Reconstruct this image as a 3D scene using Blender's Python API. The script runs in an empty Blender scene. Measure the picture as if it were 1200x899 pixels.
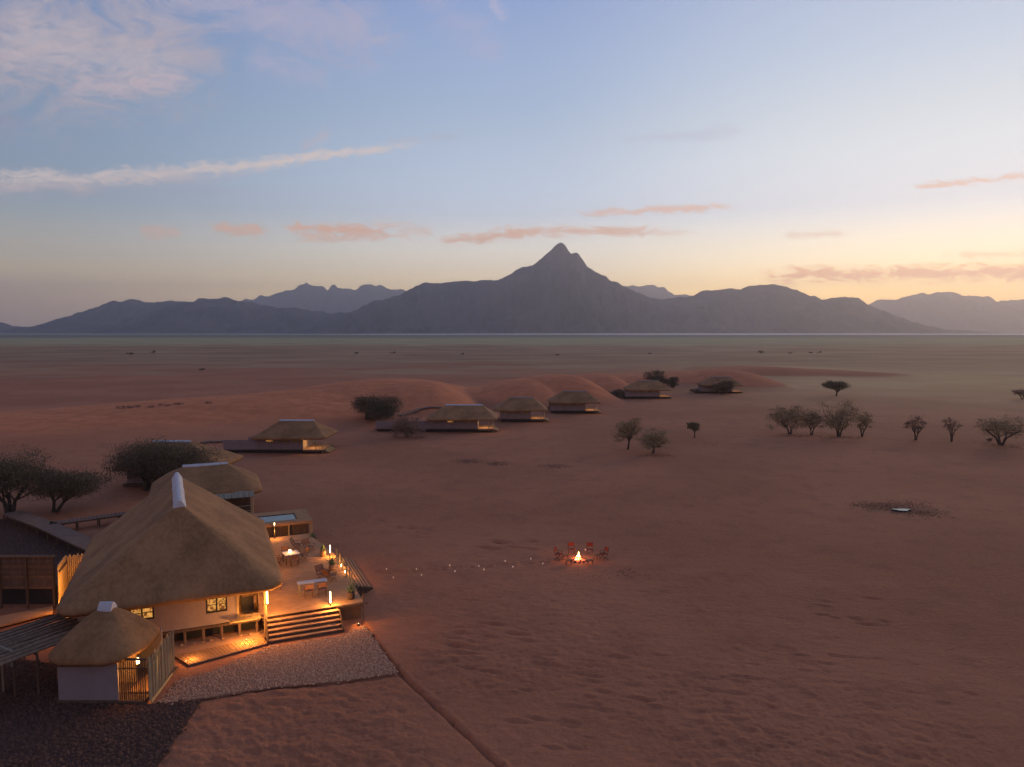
import bpy, math, random
import numpy as np
from mathutils import Vector, Matrix

S = bpy.context.scene
C = S.collection
random.seed(7); rng = np.random.default_rng(7)
R = math.radians

# ------------------------------------------------------------------ camera
H = 18.5
PITCH = math.atan((449.5 - 387) / 841)
cam = bpy.data.objects.new('camera', bpy.data.cameras.new('camera')); C.objects.link(cam)
cam.location = (0, 0, H)
cam.rotation_euler = (R(90) - PITCH, 0, 0)
cam.data.sensor_width = 36; cam.data.lens = 841 / 1200 * 36
cam.data.clip_start = 0.5; cam.data.clip_end = 300000
S.camera = cam

# ------------------------------------------------------------------ node helper
class NT:
    def __init__(s, tree): s.t = tree; s.n = tree.nodes; s.l = tree.links
    def node(s, typ, **kw):
        n = s.n.new(typ)
        for k, v in kw.items(): setattr(n, k, v)
        return n
    def put(s, sock, v):
        if isinstance(v, bpy.types.NodeSocket): s.l.new(v, sock)
        elif v is not None: sock.default_value = v
    def m(s, op, a, b=None, c=None, clamp=False):
        n = s.node('ShaderNodeMath', operation=op); n.use_clamp = clamp
        s.put(n.inputs[0], a)
        if b is not None: s.put(n.inputs[1], b)
        if c is not None: s.put(n.inputs[2], c)
        return n.outputs[0]
    def ss(s, x, a, b, lo=0.0, hi=1.0):
        n = s.node('ShaderNodeMapRange', interpolation_type='SMOOTHSTEP')
        s.put(n.inputs[0], x); s.put(n.inputs[1], a); s.put(n.inputs[2], b); s.put(n.inputs[3], lo); s.put(n.inputs[4], hi)
        return n.outputs[0]
    def mix(s, f, a, b, bt='MIX'):
        n = s.node('ShaderNodeMix', data_type='RGBA', blend_type=bt)
        s.put(n.inputs[0], f)
        for i, v in ((6, a), (7, b)):
            if isinstance(v, tuple) and len(v) == 3: v = (*v, 1)
            s.put(n.inputs[i], v)
        return n.outputs[2]
    def ramp(s, f, stops):
        n = s.node('ShaderNodeValToRGB'); cr = n.color_ramp
        while len(cr.elements) < len(stops): cr.elements.new(0.5)
        for e, (p, c) in zip(cr.elements, stops):
            e.position = p; e.color = (*c, 1) if len(c) == 3 else c
        s.put(n.inputs[0], f); return n.outputs[0]
    def noise(s, vec, scale, detail=4, rough=0.55, dist=0.0, typ=None):
        n = s.node('ShaderNodeTexNoise'); s.put(n.inputs['Vector'], vec)
        n.inputs['Scale'].default_value = scale; n.inputs['Detail'].default_value = detail
        n.inputs['Roughness'].default_value = rough; n.inputs['Distortion'].default_value = dist
        return n.outputs['Fac']
    def scale(s, vec, v):
        n = s.node('ShaderNodeMapping'); s.put(n.inputs['Vector'], vec); n.inputs['Scale'].default_value = v
        return n.outputs[0]
    def comb(s, x, y, z=0.0):
        n = s.node('ShaderNodeCombineXYZ'); s.put(n.inputs[0], x); s.put(n.inputs[1], y); s.put(n.inputs[2], z); return n.outputs[0]

def srgb(r, g, b):
    f = lambda c: (c / 255 / 12.92) if c <= 10 else ((c / 255 + 0.055) / 1.055) ** 2.4
    return (f(r), f(g), f(b))

# ------------------------------------------------------------------ sky (world)
SUN_AZ = R(41)          # clockwise from +Y, just out of frame on the right, below the ridge
W_ = bpy.data.worlds.new('World'); S.world = W_; W_.use_nodes = True
t = NT(W_.node_tree); t.n.clear()
tc = t.node('ShaderNodeTexCoord')
sep = t.node('ShaderNodeSeparateXYZ'); t.l.new(tc.outputs['Generated'], sep.inputs[0])
X, Y, Z = sep.outputs
hl = t.m('MAXIMUM', t.m('SQRT', t.m('ADD', t.m('MULTIPLY', X, X), t.m('MULTIPLY', Y, Y))), 0.001)
el = t.m('DIVIDE', t.m('ARCTAN2', Z, hl), R(90))              # 0 horizon, 1 zenith
cosaz = t.m('DIVIDE', t.m('ADD', t.m('MULTIPLY', X, math.sin(SUN_AZ)), t.m('MULTIPLY', Y, math.cos(SUN_AZ))), hl)
far = t.ramp(el, [(0.0, srgb(160, 138, 142)), (0.02, srgb(176, 152, 144)), (0.045, srgb(187, 172, 148)), (0.09, srgb(158, 166, 163)), (0.16, srgb(132, 154, 174)),
                  (0.26, srgb(112, 137, 180)), (0.5, srgb(92, 112, 156)), (1.0, srgb(82, 94, 134))])
mid = t.ramp(el, [(0.0, srgb(222, 186, 150)), (0.03, srgb(242, 214, 176)), (0.07, srgb(232, 223, 206)), (0.12, srgb(206, 214, 217)), (0.19, srgb(172, 190, 213)),
                  (0.28, srgb(142, 165, 212)), (0.5, srgb(110, 130, 178)), (1.0, srgb(82, 94, 134))])
nearc = t.ramp(el, [(0.0, srgb(255, 190, 110)), (0.03, srgb(255, 212, 138)), (0.055, srgb(255, 232, 190)), (0.09, srgb(248, 240, 224)), (0.14, srgb(234, 235, 228)),
                    (0.21, srgb(200, 212, 226)), (0.30, srgb(166, 184, 218)), (0.5, srgb(118, 138, 184)), (1.0, srgb(82, 94, 134))])
anti = t.ramp(el, [(0.0, srgb(138, 118, 138)), (0.05, srgb(176, 140, 152)), (0.12, srgb(196, 158, 162)), (0.22, srgb(168, 154, 172)), (0.4, srgb(116, 126, 158)), (1.0, srgb(82, 94, 134))])
far = t.mix(t.ss(cosaz, -0.5, 0.2), anti, far)
f1 = t.ss(cosaz, 0.22, 0.80)
f2 = t.ss(cosaz, 0.76, 1.0)
sky = t.mix(f2, t.mix(f1, far, mid), nearc)
boost = t.ramp(el, [(0.0, (0.70, 0.68, 0.46)), (0.03, (0.82, 0.76, 0.52)), (0.055, (0.56, 0.56, 0.54)), (0.10, (0.345, 0.38, 0.465)), (0.17, (0.335, 0.355, 0.385)), (0.30, (0.334, 0.334, 0.334)), (1.0, (0.3334, 0.3334, 0.3334))])
vm = t.node('ShaderNodeVectorMath', operation='MULTIPLY'); t.put(vm.inputs[0], sky); t.put(vm.inputs[1], boost)
vs_ = t.node('ShaderNodeVectorMath', operation='SCALE'); t.put(vs_.inputs[0], vm.outputs[0]); vs_.inputs['Scale'].default_value = 3.0
gl_ = t.m('ADD', 3.0, t.m('MULTIPLY', t.m('MULTIPLY', f2, t.ss(el, 0.10, 0.02)), 1.2)); t.put(vs_.inputs['Scale'], gl_)
sky = vs_.outputs[0]
# thin high clouds, laid out by bearing and height above the horizon
fy = t.m('GREATER_THAN', Y, 0.02)
ys = t.m('MAXIMUM', Y, 0.02)
ca = t.m('DIVIDE', X, ys); ce = t.m('DIVIDE', Z, ys)          # tangents of bearing and height
def P2(px, py):
    a = (px - 600) / 841; b = -(py - 449.5) / 841
    yy = math.cos(PITCH) + b * math.sin(PITCH); zz = -math.sin(PITCH) + b * math.cos(PITCH)
    return a / yy, zz / yy
cv = t.comb(ca, ce)
n_big = t.noise(t.scale(cv, (5, 13, 1)), 1.0, 7, 0.6, 0.8)
n_str = t.noise(t.scale(cv, (9, 55, 1)), 1.0, 6, 0.6, 0.5)
n_cur = t.noise(t.scale(cv, (7, 16, 1)), 1.0, 9, 0.68, 2.4)
n_fin = t.noise(t.scale(cv, (30, 80, 1)), 1.0, 5, 0.65, 1.2)
wob = t.m('MULTIPLY', t.m('SUBTRACT', t.noise(t.scale(cv, (14, 8, 1)), 1.0, 5, 0.6), 0.5), 1.0)
def streak(p0, p1, width, bend=0.0, taper=(0.0, 1.0), amp=0.03):
    (x0, y0), (x1, y1) = P2(*p0), P2(*p1)
    L = math.hypot(x1 - x0, y1 - y0); ux, uy = (x1 - x0) / L, (y1 - y0) / L
    rx = t.m('SUBTRACT', ca, x0); ry = t.m('SUBTRACT', ce, y0)
    al = t.m('DIVIDE', t.m('ADD', t.m('MULTIPLY', rx, ux), t.m('MULTIPLY', ry, uy)), L)
    ac = t.m('ADD', t.m('MULTIPLY', rx, -uy), t.m('MULTIPLY', ry, ux))
    q = t.m('MULTIPLY', t.m('MULTIPLY', al, t.m('SUBTRACT', al, 1.0)), bend)
    ac = t.m('ADD', t.m('ADD', ac, q), t.m('MULTIPLY', wob, amp))
    w = t.m('MULTIPLY', width, t.m('ADD', 0.35, t.m('MULTIPLY', t.m('SUBTRACT', 1.0, al, clamp=True), 0.65))) if taper[0] else width
    d = t.m('DIVIDE', t.m('ABSOLUTE', ac), w)
    core = t.m('SUBTRACT', 1.0, d, clamp=True)
    e = t.m('MULTIPLY', t.ss(al, -0.02 if not taper[0] else -0.5, 0.18 if not taper[0] else -0.3), t.ss(al, 0.72, 1.02, 1.0, 0.0))
    return t.m('MULTIPLY', core, e)
def add(base, mask, lo, hi, tex, col, op):
    q = t.m('ADD', mask, t.m('MULTIPLY', t.m('SUBTRACT', tex, 0.5), 2.6))
    k = t.m('MULTIPLY', t.m('MULTIPLY', t.ss(q, lo, hi), t.ss(mask, 0.0, 0.3)), op)
    return t.mix(t.m('MULTIPLY', k, fy), base, col)
pk = srgb(208, 184, 192); orange = srgb(246, 196, 166); hot = srgb(252, 190, 138)
# broad sheet at the upper left
sky = add(sky, streak((-300, 58), (330, 60), 0.150, 0.0, (0, 1), 0.06), 0.1, 1.35, n_cur, srgb(194, 180, 186), 0.9)
sky = add(sky, streak((-20, 40), (250, 98), 0.060, 0.0, (0, 1), 0.10), 0.15, 1.3, n_fin, srgb(206, 192, 196), 0.6)
sky = add(sky, streak((60, 108), (256, 92), 0.022, 0.0, (0, 1), 0.03), 0.1, 1.1, n_fin, srgb(204, 186, 194), 0.6)
sky = add(sky, streak((150, -40), (500, 64), 0.075, 0.0, (0, 1), 0.06), 0.1, 1.25, n_cur, srgb(190, 182, 202), 0.7)
sky = add(sky, streak((280, 66), (400, 100), 0.030, 0.0, (0, 1), 0.03), 0.1, 1.4, n_fin, srgb(190, 184, 208), 0.5)
sky = add(sky, streak((-140, 120), (60, 150), 0.05, 0.0, (0, 1), 0.05), 0.15, 1.4, n_big, srgb(168, 160, 178), 0.6)
sky = add(sky, streak((490, -30), (600, 90), 0.045, 0.0, (0, 1), 0.06), 0.2, 1.5, n_str, srgb(186, 182, 210), 0.45)
sky = add(sky, streak((566, -16), (596, 30), 0.014, 0.0, (0, 1), 0.02), 0.2, 1.3, n_fin, srgb(200, 190, 212), 0.55)
# long streak
sky = add(sky, streak((-160, 213), (570, 152), 0.025, -0.085, (1, 1), 0.022), 0.10, 1.15, n_fin, srgb(226, 212, 208), 1.0)
sky = add(sky, streak((-160, 222), (330, 196), 0.020, -0.05, (0, 1), 0.02), 0.1, 1.3, n_str, srgb(196, 186, 194), 0.6)
sky = add(sky, streak((350, 178), (392, 150), 0.012, 0.0, (0, 1), 0.012), 0.1, 1.1, n_fin, srgb(202, 192, 202), 0.6)
sky = add(sky, streak((440, 166), (560, 158), 0.010, 0.0, (0, 1), 0.012), 0.2, 1.3, n_fin, srgb(182, 188, 208), 0.5)
sky = add(sky, streak((190, 228), (300, 222), 0.010, 0.0, (0, 1), 0.012), 0.2, 1.3, n_fin, srgb(176, 180, 192), 0.4)
for p0, p1, w, o in [((238, 270), (322, 270), 0.014, .85), ((325, 266), (460, 272), 0.015, 1.0), ((340, 280), (500, 276), 0.010, .7), ((430, 262), (520, 276), 0.016, .45), ((505, 284), (640, 272), 0.011, .95), ((560, 272), (800, 270), 0.012, 0.9),
                     ((160, 270), (220, 272), 0.016, .5), ((670, 250), (880, 241), 0.009, .75), ((1060, 220), (1225, 202), 0.009, .7), ((700, 275), (830, 271), 0.008, .4), ((915, 276), (1010, 273), 0.008, .35)]:
    sky = add(sky, streak(p0, p1, w, 0, (0, 1), 0.012), 0.1, 1.15, n_fin, orange, o)
sky = add(sky, streak((700, 164), (900, 152), 0.016, 0, (0, 1), 0.015), 0.2, 1.5, n_str, srgb(190, 188, 212), 0.4)
sky = add(sky, streak((850, 323), (1500, 316), 0.018, 0.0, (0, 1), 0.010), 0.05, 1.0, n_fin, (1.45, 0.66, 0.30), 0.9)
sky = add(sky, streak((1090, 300), (1400, 294), 0.010, 0.0, (0, 1), 0.012), 0.1, 1.2, n_fin, (1.5, 0.85, 0.45), 0.6)
sky = t.mix(t.ss(Z, -0.004, 0.0), srgb(120, 92, 84), sky)     # below the horizon: earth tone
bg = t.node('ShaderNodeBackground'); t.put(bg.inputs[0], sky); bg.inputs[1].default_value = 1.0
# faint physical twilight sky added over the painted gradient
ns = t.node('ShaderNodeTexSky', sky_type='NISHITA'); ns.sun_disc = False
ns.sun_elevation = R(1.5); ns.sun_rotation = SUN_AZ
bg2 = t.node('ShaderNodeBackground'); t.put(bg2.inputs[0], ns.outputs[0]); bg2.inputs[1].default_value = 0.0
ad = t.node('ShaderNodeAddShader'); t.l.new(bg.outputs[0], ad.inputs[0]); t.l.new(bg2.outputs[0], ad.inputs[1])
wo = t.node('ShaderNodeOutputWorld'); t.l.new(bg.outputs[0], wo.inputs[0])
W_.cycles.sampling_method = 'MANUAL'; W_.cycles.sample_map_resolution = 1024

# ------------------------------------------------------------------ sun (soft last glow from behind the ridge)
sl = bpy.data.lights.new('sun', 'SUN'); sl.energy = 1.7; sl.angle = R(20); sl.color = (1.0, 0.60, 0.30)
sun = bpy.data.objects.new('sun', sl); C.objects.link(sun)
sdir = Vector((math.sin(SUN_AZ) * math.cos(R(8)), math.cos(SUN_AZ) * math.cos(R(8)), math.sin(R(8))))
sun.rotation_euler = sdir.to_track_quat('Z', 'Y').to_euler(); sun.location = (60, 60, 60)

S.view_settings.view_transform = 'Standard'; S.view_settings.look = 'None'
S.view_settings.exposure = 0.0; S.view_settings.gamma = 1.0
S.cycles.use_denoising = True
S.cycles.max_bounces = 6; S.cycles.diffuse_bounces = 3; S.cycles.glossy_bounces = 2
S.cycles.transparent_max_bounces = 12; S.cycles.volume_bounces = 0
S.cycles.sample_clamp_indirect = 4.0
S.cycles.use_light_tree = True

# ------------------------------------------------------------------ placing helpers
OX, OY = -14.468, 41.137           # foot of the lodge's front steps
TH = R(23.5); cT, sT = math.cos(TH), math.sin(TH)
def LW(u, v, z=0): return (OX + u * cT - v * sT, OY + u * sT + v * cT, z)
def at(px, py, z=0.0):              # ground point seen at a place in the photograph
    a = (px - 600) / 841; b = -(py - 449.5) / 841
    d = (a, math.cos(PITCH) + b * math.sin(PITCH), -math.sin(PITCH) + b * math.cos(PITCH))
    s = (z - H) / d[2]
    return (d[0] * s, d[1] * s, z)

ORD = ['leftmost'] + [w + '' for w in 'second third fourth fifth sixth seventh eighth ninth tenth eleventh twelfth thirteenth fourteenth fifteenth sixteenth seventeenth eighteenth nineteenth twentieth'.split()]
# ------------------------------------------------------------------ materials
M = {}
def mat(name, col, var=0.25, scale=2.0, bump=0.3, bscale=None, rough=0.9, stretch=(1, 1, 1), fine=None, coords='Object', col2=None, metallic=0.0, spec=0.2, bdist=0.02):
    m = bpy.data.materials.new(name); m.use_nodes = True; t = NT(m.node_tree)
    b = t.n['Principled BSDF']
    tc = t.node('ShaderNodeTexCoord'); oi = t.node('ShaderNodeObjectInfo')
    vec = t.scale(tc.outputs[coords], stretch)
    n1 = t.noise(vec, scale, 5, 0.6); n2 = t.noise(vec, (fine or scale * 7), 4, 0.6)
    f = t.m('ADD', t.m('MULTIPLY', n1, 0.6), t.m('MULTIPLY', n2, 0.4))
    f = t.ss(f, 0.32, 0.68)
    c2 = col2 or tuple(c * (1 + var) for c in col); c1 = tuple(c * (1 - var) for c in col) if not col2 else col
    c = t.mix(f, c1, c2)
    c = t.mix(t.m('MULTIPLY', t.m('SUBTRACT', oi.outputs['Random'], 0.5), 0.35), c, (1, 1, 1), 'SOFT_LIGHT')
    t.put(b.inputs['Base Color'], c)
    b.inputs['Roughness'].default_value = rough; b.inputs['Metallic'].default_value = metallic
    b.inputs['Specular IOR Level'].default_value = spec
    if bump:
        bp = t.node('ShaderNodeBump'); bp.inputs['Strength'].default_value = bump; bp.inputs['Distance'].default_value = bdist
        t.put(bp.inputs['Height'], t.noise(vec, bscale or scale * 10, 5, 0.65)); t.l.new(bp.outputs[0], b.inputs['Normal'])
    M[name] = m; return m
def emis(name, col, strength):
    m = bpy.data.materials.new(name); m.use_nodes = True; t = NT(m.node_tree)
    b = t.n['Principled BSDF']; b.inputs['Base Color'].default_value = (*col, 1)
    b.inputs['Emission Color'].default_value = (*col, 1); b.inputs['Emission Strength'].default_value = strength
    M[name] = m; return m

mat('thatch', (0.262, 0.138, 0.062), 0.30, 0.55, 0.5, 16, stretch=(1, 1, 0.22), fine=5, bdist=0.05)
mat('thatch_fringe', (0.25, 0.165, 0.09), 0.3, 6, 0.9, 30)
mat('cap_cement', (0.50, 0.50, 0.52), 0.15, 2.5, 0.5, 14)
mat('cap_dull', (0.26, 0.23, 0.21), 0.12, 2.5, 0.3, 14)
mat('plaster', (0.36, 0.27, 0.22), 0.1, 1.2, 0.25, 20)
mat('plaster_grey', (0.25, 0.205, 0.205), 0.08, 1.2, 0.25, 20)
mat('canvas_grey', (0.24, 0.18, 0.175), 0.12, 1.0, 0.2, 20)
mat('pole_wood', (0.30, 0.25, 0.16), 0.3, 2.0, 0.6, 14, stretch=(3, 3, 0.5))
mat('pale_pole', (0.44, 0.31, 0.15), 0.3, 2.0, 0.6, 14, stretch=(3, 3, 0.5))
mat('dark_wood', (0.12, 0.075, 0.05), 0.3, 2.0, 0.5, 14, stretch=(3, 3, 0.5))
mat('pole_brown', (0.24, 0.155, 0.10), 0.4, 2.0, 0.6, 14, stretch=(3, 3, 0.5))
mat('walk_wood', (0.20, 0.125, 0.09), 0.2, 1.6, 0.4, 14)
mat('deck_wood', (0.37, 0.205, 0.105), 0.22, 1.6, 0.5, 14, stretch=(1, 4, 1))
mat('step_wood', (0.42, 0.24, 0.13), 0.22, 1.6, 0.5, 14, stretch=(0.6, 4, 4))
mat('chair_wood', (0.16, 0.09, 0.05), 0.25, 5, 0.3)
mat('canvas_brown', (0.22, 0.11, 0.07), 0.15, 6, 0.2)
mat('canvas_red', (0.17, 0.035, 0.028), 0.15, 6, 0.2)
mat('white_top', (0.42, 0.41, 0.42), 0.06, 4, 0.1, rough=0.6)
mat('reed', (0.24, 0.22, 0.165), 0.3, 3, 0.8, 30, stretch=(4, 1, 1))
mat('pot_clay', (0.30, 0.17, 0.11), 0.2, 4, 0.3)
mat('pot_dark', (0.07, 0.045, 0.04), 0.2, 4, 0.3)
mat('agave', (0.10, 0.15, 0.08), 0.3, 4, 0.2, rough=0.6)
mat('leaf', (0.17, 0.135, 0.075), 0.3, 1.5, 0, rough=0.8)
mat('leaf_dark', (0.125, 0.100, 0.060), 0.3, 1.5, 0, rough=0.8)
mat('leaf_olive', (0.30, 0.225, 0.125), 0.3, 1.5, 0, rough=0.8)
mat('leaf_bare', (0.26, 0.165, 0.115), 0.3, 1.5, 0, rough=0.8)
mat('bark', (0.085, 0.065, 0.05), 0.3, 4, 0.6)
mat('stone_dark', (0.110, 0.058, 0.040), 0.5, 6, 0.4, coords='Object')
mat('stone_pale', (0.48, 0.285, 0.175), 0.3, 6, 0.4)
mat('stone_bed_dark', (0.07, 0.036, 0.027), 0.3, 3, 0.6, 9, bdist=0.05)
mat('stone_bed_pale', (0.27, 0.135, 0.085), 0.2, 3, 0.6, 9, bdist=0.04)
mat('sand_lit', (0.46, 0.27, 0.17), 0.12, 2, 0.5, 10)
mat('iron', (0.03, 0.028, 0.027), 0.2, 8, 0.2, rough=0.6)
mat('charred', (0.035, 0.02, 0.015), 0.3, 8, 0.6)
mat('interior', (0.40, 0.27, 0.15), 0.15, 1.5, 0.1)
mat('water_grass', (0.30, 0.19, 0.11), 0.3, 3, 0)
mat('rock_warm', (0.20, 0.12, 0.09), 0.3, 3, 0.5)
emis('lamp_glow', (1.0, 0.70, 0.34), 9.0)
emis('lantern_glow', (1.0, 0.70, 0.50), 0.20)
emis('flame', (1.0, 0.60, 0.20), 14.0)
emis('ember', (1.0, 0.17, 0.07), 1.3)
emis('window_glow', (1.0, 0.60, 0.22), 1.0)
def water_mat(name, rough=0.05, col=(0.03, 0.04, 0.05)):
    m = bpy.data.materials.new(name); m.use_nodes = True; t = NT(m.node_tree); b = t.n['Principled BSDF']
    b.inputs['Base Color'].default_value = (*col, 1); b.inputs['Roughness'].default_value = rough
    b.inputs['IOR'].default_value = 1.33; b.inputs['Specular IOR Level'].default_value = 1.0
    tc = t.node('ShaderNodeTexCoord'); bp = t.node('ShaderNodeBump'); bp.inputs['Strength'].default_value = 0.12; bp.inputs['Distance'].default_value = 0.02
    t.put(bp.inputs['Height'], t.noise(tc.outputs['Object'], 5, 3)); t.l.new(bp.outputs[0], b.inputs['Normal'])
    M[name] = m; return m
water_mat('water')
gm = bpy.data.materials.new('pane_glass'); gm.use_nodes = True
_t = NT(gm.node_tree); _b = _t.n['Principled BSDF']
_b.inputs['Base Color'].default_value = (0.10, 0.06, 0.03, 1); _b.inputs['Roughness'].default_value = 0.3
_n = _t.noise(_t.node('ShaderNodeTexCoord').outputs['Object'], 6.5, 4)
_t.put(_b.inputs['Emission Color'], _t.mix(_t.ss(_n, 0.40, 0.60), (0.16, 0.05, 0.01), (1.0, 0.46, 0.10)))
_b.inputs['Emission Strength'].default_value = 0.75
M['pane_glass'] = gm
gm2 = gm.copy(); gm2.name = 'pane_dim'; gm2.node_tree.nodes['Principled BSDF'].inputs['Emission Strength'].default_value = 0.04; M['pane_dim'] = gm2
gm3 = gm.copy(); gm3.name = 'pane_low'; gm3.node_tree.nodes['Principled BSDF'].inputs['Emission Strength'].default_value = 0.4; M['pane_low'] = gm3

# ------------------------------------------------------------------ mesh helpers
class MB:
    def __init__(s): s.v = []; s.f = []
    def add(s, vs, fs):
        k = len(s.v); s.v += [tuple(p) for p in vs]; s.f += [tuple(i + k for i in f) for f in fs]; return s
    def box(s, a, b, jit=0):
        x0, y0, z0 = a; x1, y1, z1 = b
        return s.add([(x0, y0, z0), (x1, y0, z0), (x1, y1, z0), (x0, y1, z0), (x0, y0, z1), (x1, y0, z1), (x1, y1, z1), (x0, y1, z1)],
                     [(3, 2, 1, 0), (4, 5, 6, 7), (0, 1, 5, 4), (1, 2, 6, 5), (2, 3, 7, 6), (3, 0, 4, 7)])
    def tube(s, p, q, r0, r1=None, n=6, caps=True):
        r1 = r0 if r1 is None else r1
        p = Vector(p); q = Vector(q); d = (q - p).normalized()
        a = d.orthogonal().normalized(); b = d.cross(a)
        vs = []
        for c, r in ((p, r0), (q, r1)):
            for i in range(n):
                th = 2 * math.pi * i / n; vs.append(c + a * (r * math.cos(th)) + b * (r * math.sin(th)))
        fs = [(i, (i + 1) % n, n + (i + 1) % n, n + i) for i in range(n)]
        if caps: fs += [tuple(range(n - 1, -1, -1)), tuple(range(n, 2 * n))]
        return s.add(vs, fs)
    def path(s, pts, rs, n=6):
        rings = []
        k0 = len(s.v)
        for j, p in enumerate(pts):
            p = Vector(p)
            d = (Vector(pts[min(j + 1, len(pts) - 1)]) - Vector(pts[max(j - 1, 0)])).normalized()
            a = d.cross(Vector((0.13, 0.97, 0.2))).normalized(); b = d.cross(a)
            for i in range(n):
                th = 2 * math.pi * i / n; s.v.append(tuple(p + a * (rs[j] * math.cos(th)) + b * (rs[j] * math.sin(th))))
        for j in range(len(pts) - 1):
            for i in range(n):
                s.f.append((k0 + j * n + i, k0 + j * n + (i + 1) % n, k0 + (j + 1) * n + (i + 1) % n, k0 + (j + 1) * n + i))
        s.f.append(tuple(k0 + i for i in range(n - 1, -1, -1))); s.f.append(tuple(k0 + (len(pts) - 1) * n + i for i in range(n)))
        return s
    def bar(s, p, q, w, h):       # rectangular bar between two points
        p = Vector(p); q = Vector(q); d = (q - p).normalized()
        up = Vector((0, 0, 1)) if abs(d.z) < 0.95 else Vector((0, 1, 0))
        a = d.cross(up).normalized() * (w / 2); b = a.cross(d).normalized() * (h / 2)
        vs = [p - a - b, p + a - b, p + a + b, p - a + b, q - a - b, q + a - b, q + a + b, q - a + b]
        return s.add(vs, [(3, 2, 1, 0), (4, 5, 6, 7), (0, 1, 5, 4), (1, 2, 6, 5), (2, 3, 7, 6), (3, 0, 4, 7)])
    def lathe(s, prof, n=12, c=(0, 0, 0)):
        k = len(s.v)
        for r, z in prof:
            for i in range(n):
                th = 2 * math.pi * i / n; s.v.append((c[0] + r * math.cos(th), c[1] + r * math.sin(th), c[2] + z))
        for j in range(len(prof) - 1):
            for i in range(n):
                s.f.append((k + j * n + i, k + j * n + (i + 1) % n, k + (j + 1) * n + (i + 1) % n, k + (j + 1) * n + i))
        s.f.append(tuple(k + i for i in range(n - 1, -1, -1))); s.f.append(tuple(k + (len(prof) - 1) * n + i for i in range(n)))
        return s
    def prism(s, pts, z0, z1):
        n = len(pts)
        ar = sum(pts[i][0] * pts[(i + 1) % n][1] - pts[(i + 1) % n][0] * pts[i][1] for i in range(n))
        if ar < 0: pts = pts[::-1]
        return s.add([(x, y, z0) for x, y in pts] + [(x, y, z1) for x, y in pts],
                     [tuple(range(n - 1, -1, -1)), tuple(range(n, 2 * n))] + [(i, (i + 1) % n, n + (i + 1) % n, n + i) for i in range(n)])
    def mesh(s, name, m, smooth=False):
        me = bpy.data.meshes.new(name); me.from_pydata(s.v, [], s.f)
        me.materials.append(M[m]); me.update()
        if smooth: me.polygons.foreach_set('use_smooth', [True] * len(me.polygons))
        return me
    def build(s, name, m, parent=None, loc=(0, 0, 0), rz=0.0, smooth=False, kind=None):
        return link(name, s.mesh(name, m, smooth), parent, loc, rz, kind)
def link(name, me, parent=None, loc=(0, 0, 0), rz=0.0, kind=None):
    o = bpy.data.objects.new(name, me); C.objects.link(o)
    o.location = loc; o.rotation_euler = (0, 0, rz)
    if parent: o.parent = parent
    if kind: o['kind'] = kind
    return o
def np_mesh(name, V, F, m, smooth=False):
    V = np.asarray(V, np.float32); F = np.asarray(F, np.int32)
    me = bpy.data.meshes.new(name); k = F.shape[1]
    me.vertices.add(len(V)); me.vertices.foreach_set('co', V.ravel())
    me.loops.add(F.size); me.loops.foreach_set('vertex_index', F.ravel())
    me.polygons.add(len(F)); me.polygons.foreach_set('loop_start', np.arange(0, F.size, k, dtype=np.int32))
    me.polygons.foreach_set('loop_total', np.full(len(F), k, np.int32))
    if smooth: me.polygons.foreach_set('use_smooth', np.ones(len(F), bool))
    me.update(calc_edges=True); me.validate()
    me.materials.append(M[m]); return me
def tag(o, label=None, cat=None, group=None):
    if label: o['label'] = label
    if cat: o['category'] = cat
    if group: o['group'] = group
    return o
def thing(name, label, cat, loc=(0, 0, 0), rz=0.0, group=None):
    o = bpy.data.objects.new(name, None); C.objects.link(o); o.empty_display_size = 0.3
    o.location = loc; o.rotation_euler = (0, 0, rz)
    return tag(o, label, cat, group)
def kids(o): return [c for c in bpy.data.objects if c.parent == o]
def dup(root, loc, rz=0.0, label=None, group=None, scale=None):
    def cp(o, parent):
        c = o.copy(); C.objects.link(c); c.parent = parent
        for ch in kids(o): cp(ch, c)
        return c
    r = cp(root, None); r.location = loc; r.rotation_euler = (0, 0, rz)
    if label: r['label'] = label
    if group: r['group'] = group
    if scale: r.scale = scale
    return r
def lamp(parent, loc, power, radius=0.06, col=(1.0, 0.42, 0.09), name='bulb'):
    power *= 3.2
    l = bpy.data.lights.new(name, 'POINT'); l.energy = power; l.shadow_soft_size = radius; l.color = col
    o = bpy.data.objects.new(name, l); C.objects.link(o); o.location = loc; o.parent = parent; return o

# ------------------------------------------------------------------ numpy noise
_perm = rng.permutation(65536).astype(np.int64); _val = rng.random(65536)
def vnoise(x, y):
    xi = np.floor(x).astype(np.int64); yi = np.floor(y).astype(np.int64); fx = x - xi; fy = y - yi
    fx = fx * fx * fx * (fx * (fx * 6 - 15) + 10); fy = fy * fy * fy * (fy * (fy * 6 - 15) + 10)
    h = lambda a, b: _val[_perm[(a + _perm[b & 65535]) & 65535]]
    return (h(xi, yi) * (1 - fx) + h(xi + 1, yi) * fx) * (1 - fy) + (h(xi, yi + 1) * (1 - fx) + h(xi + 1, yi + 1) * fx) * fy - 0.5
def fbm(x, y, o=4, g=0.5):
    s = 0; a = 1.0
    for i in range(o): s = s + a * vnoise(x * 2 ** i + 17.3 * i, y * 2 ** i - 9.1 * i); a *= g
    return s

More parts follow.
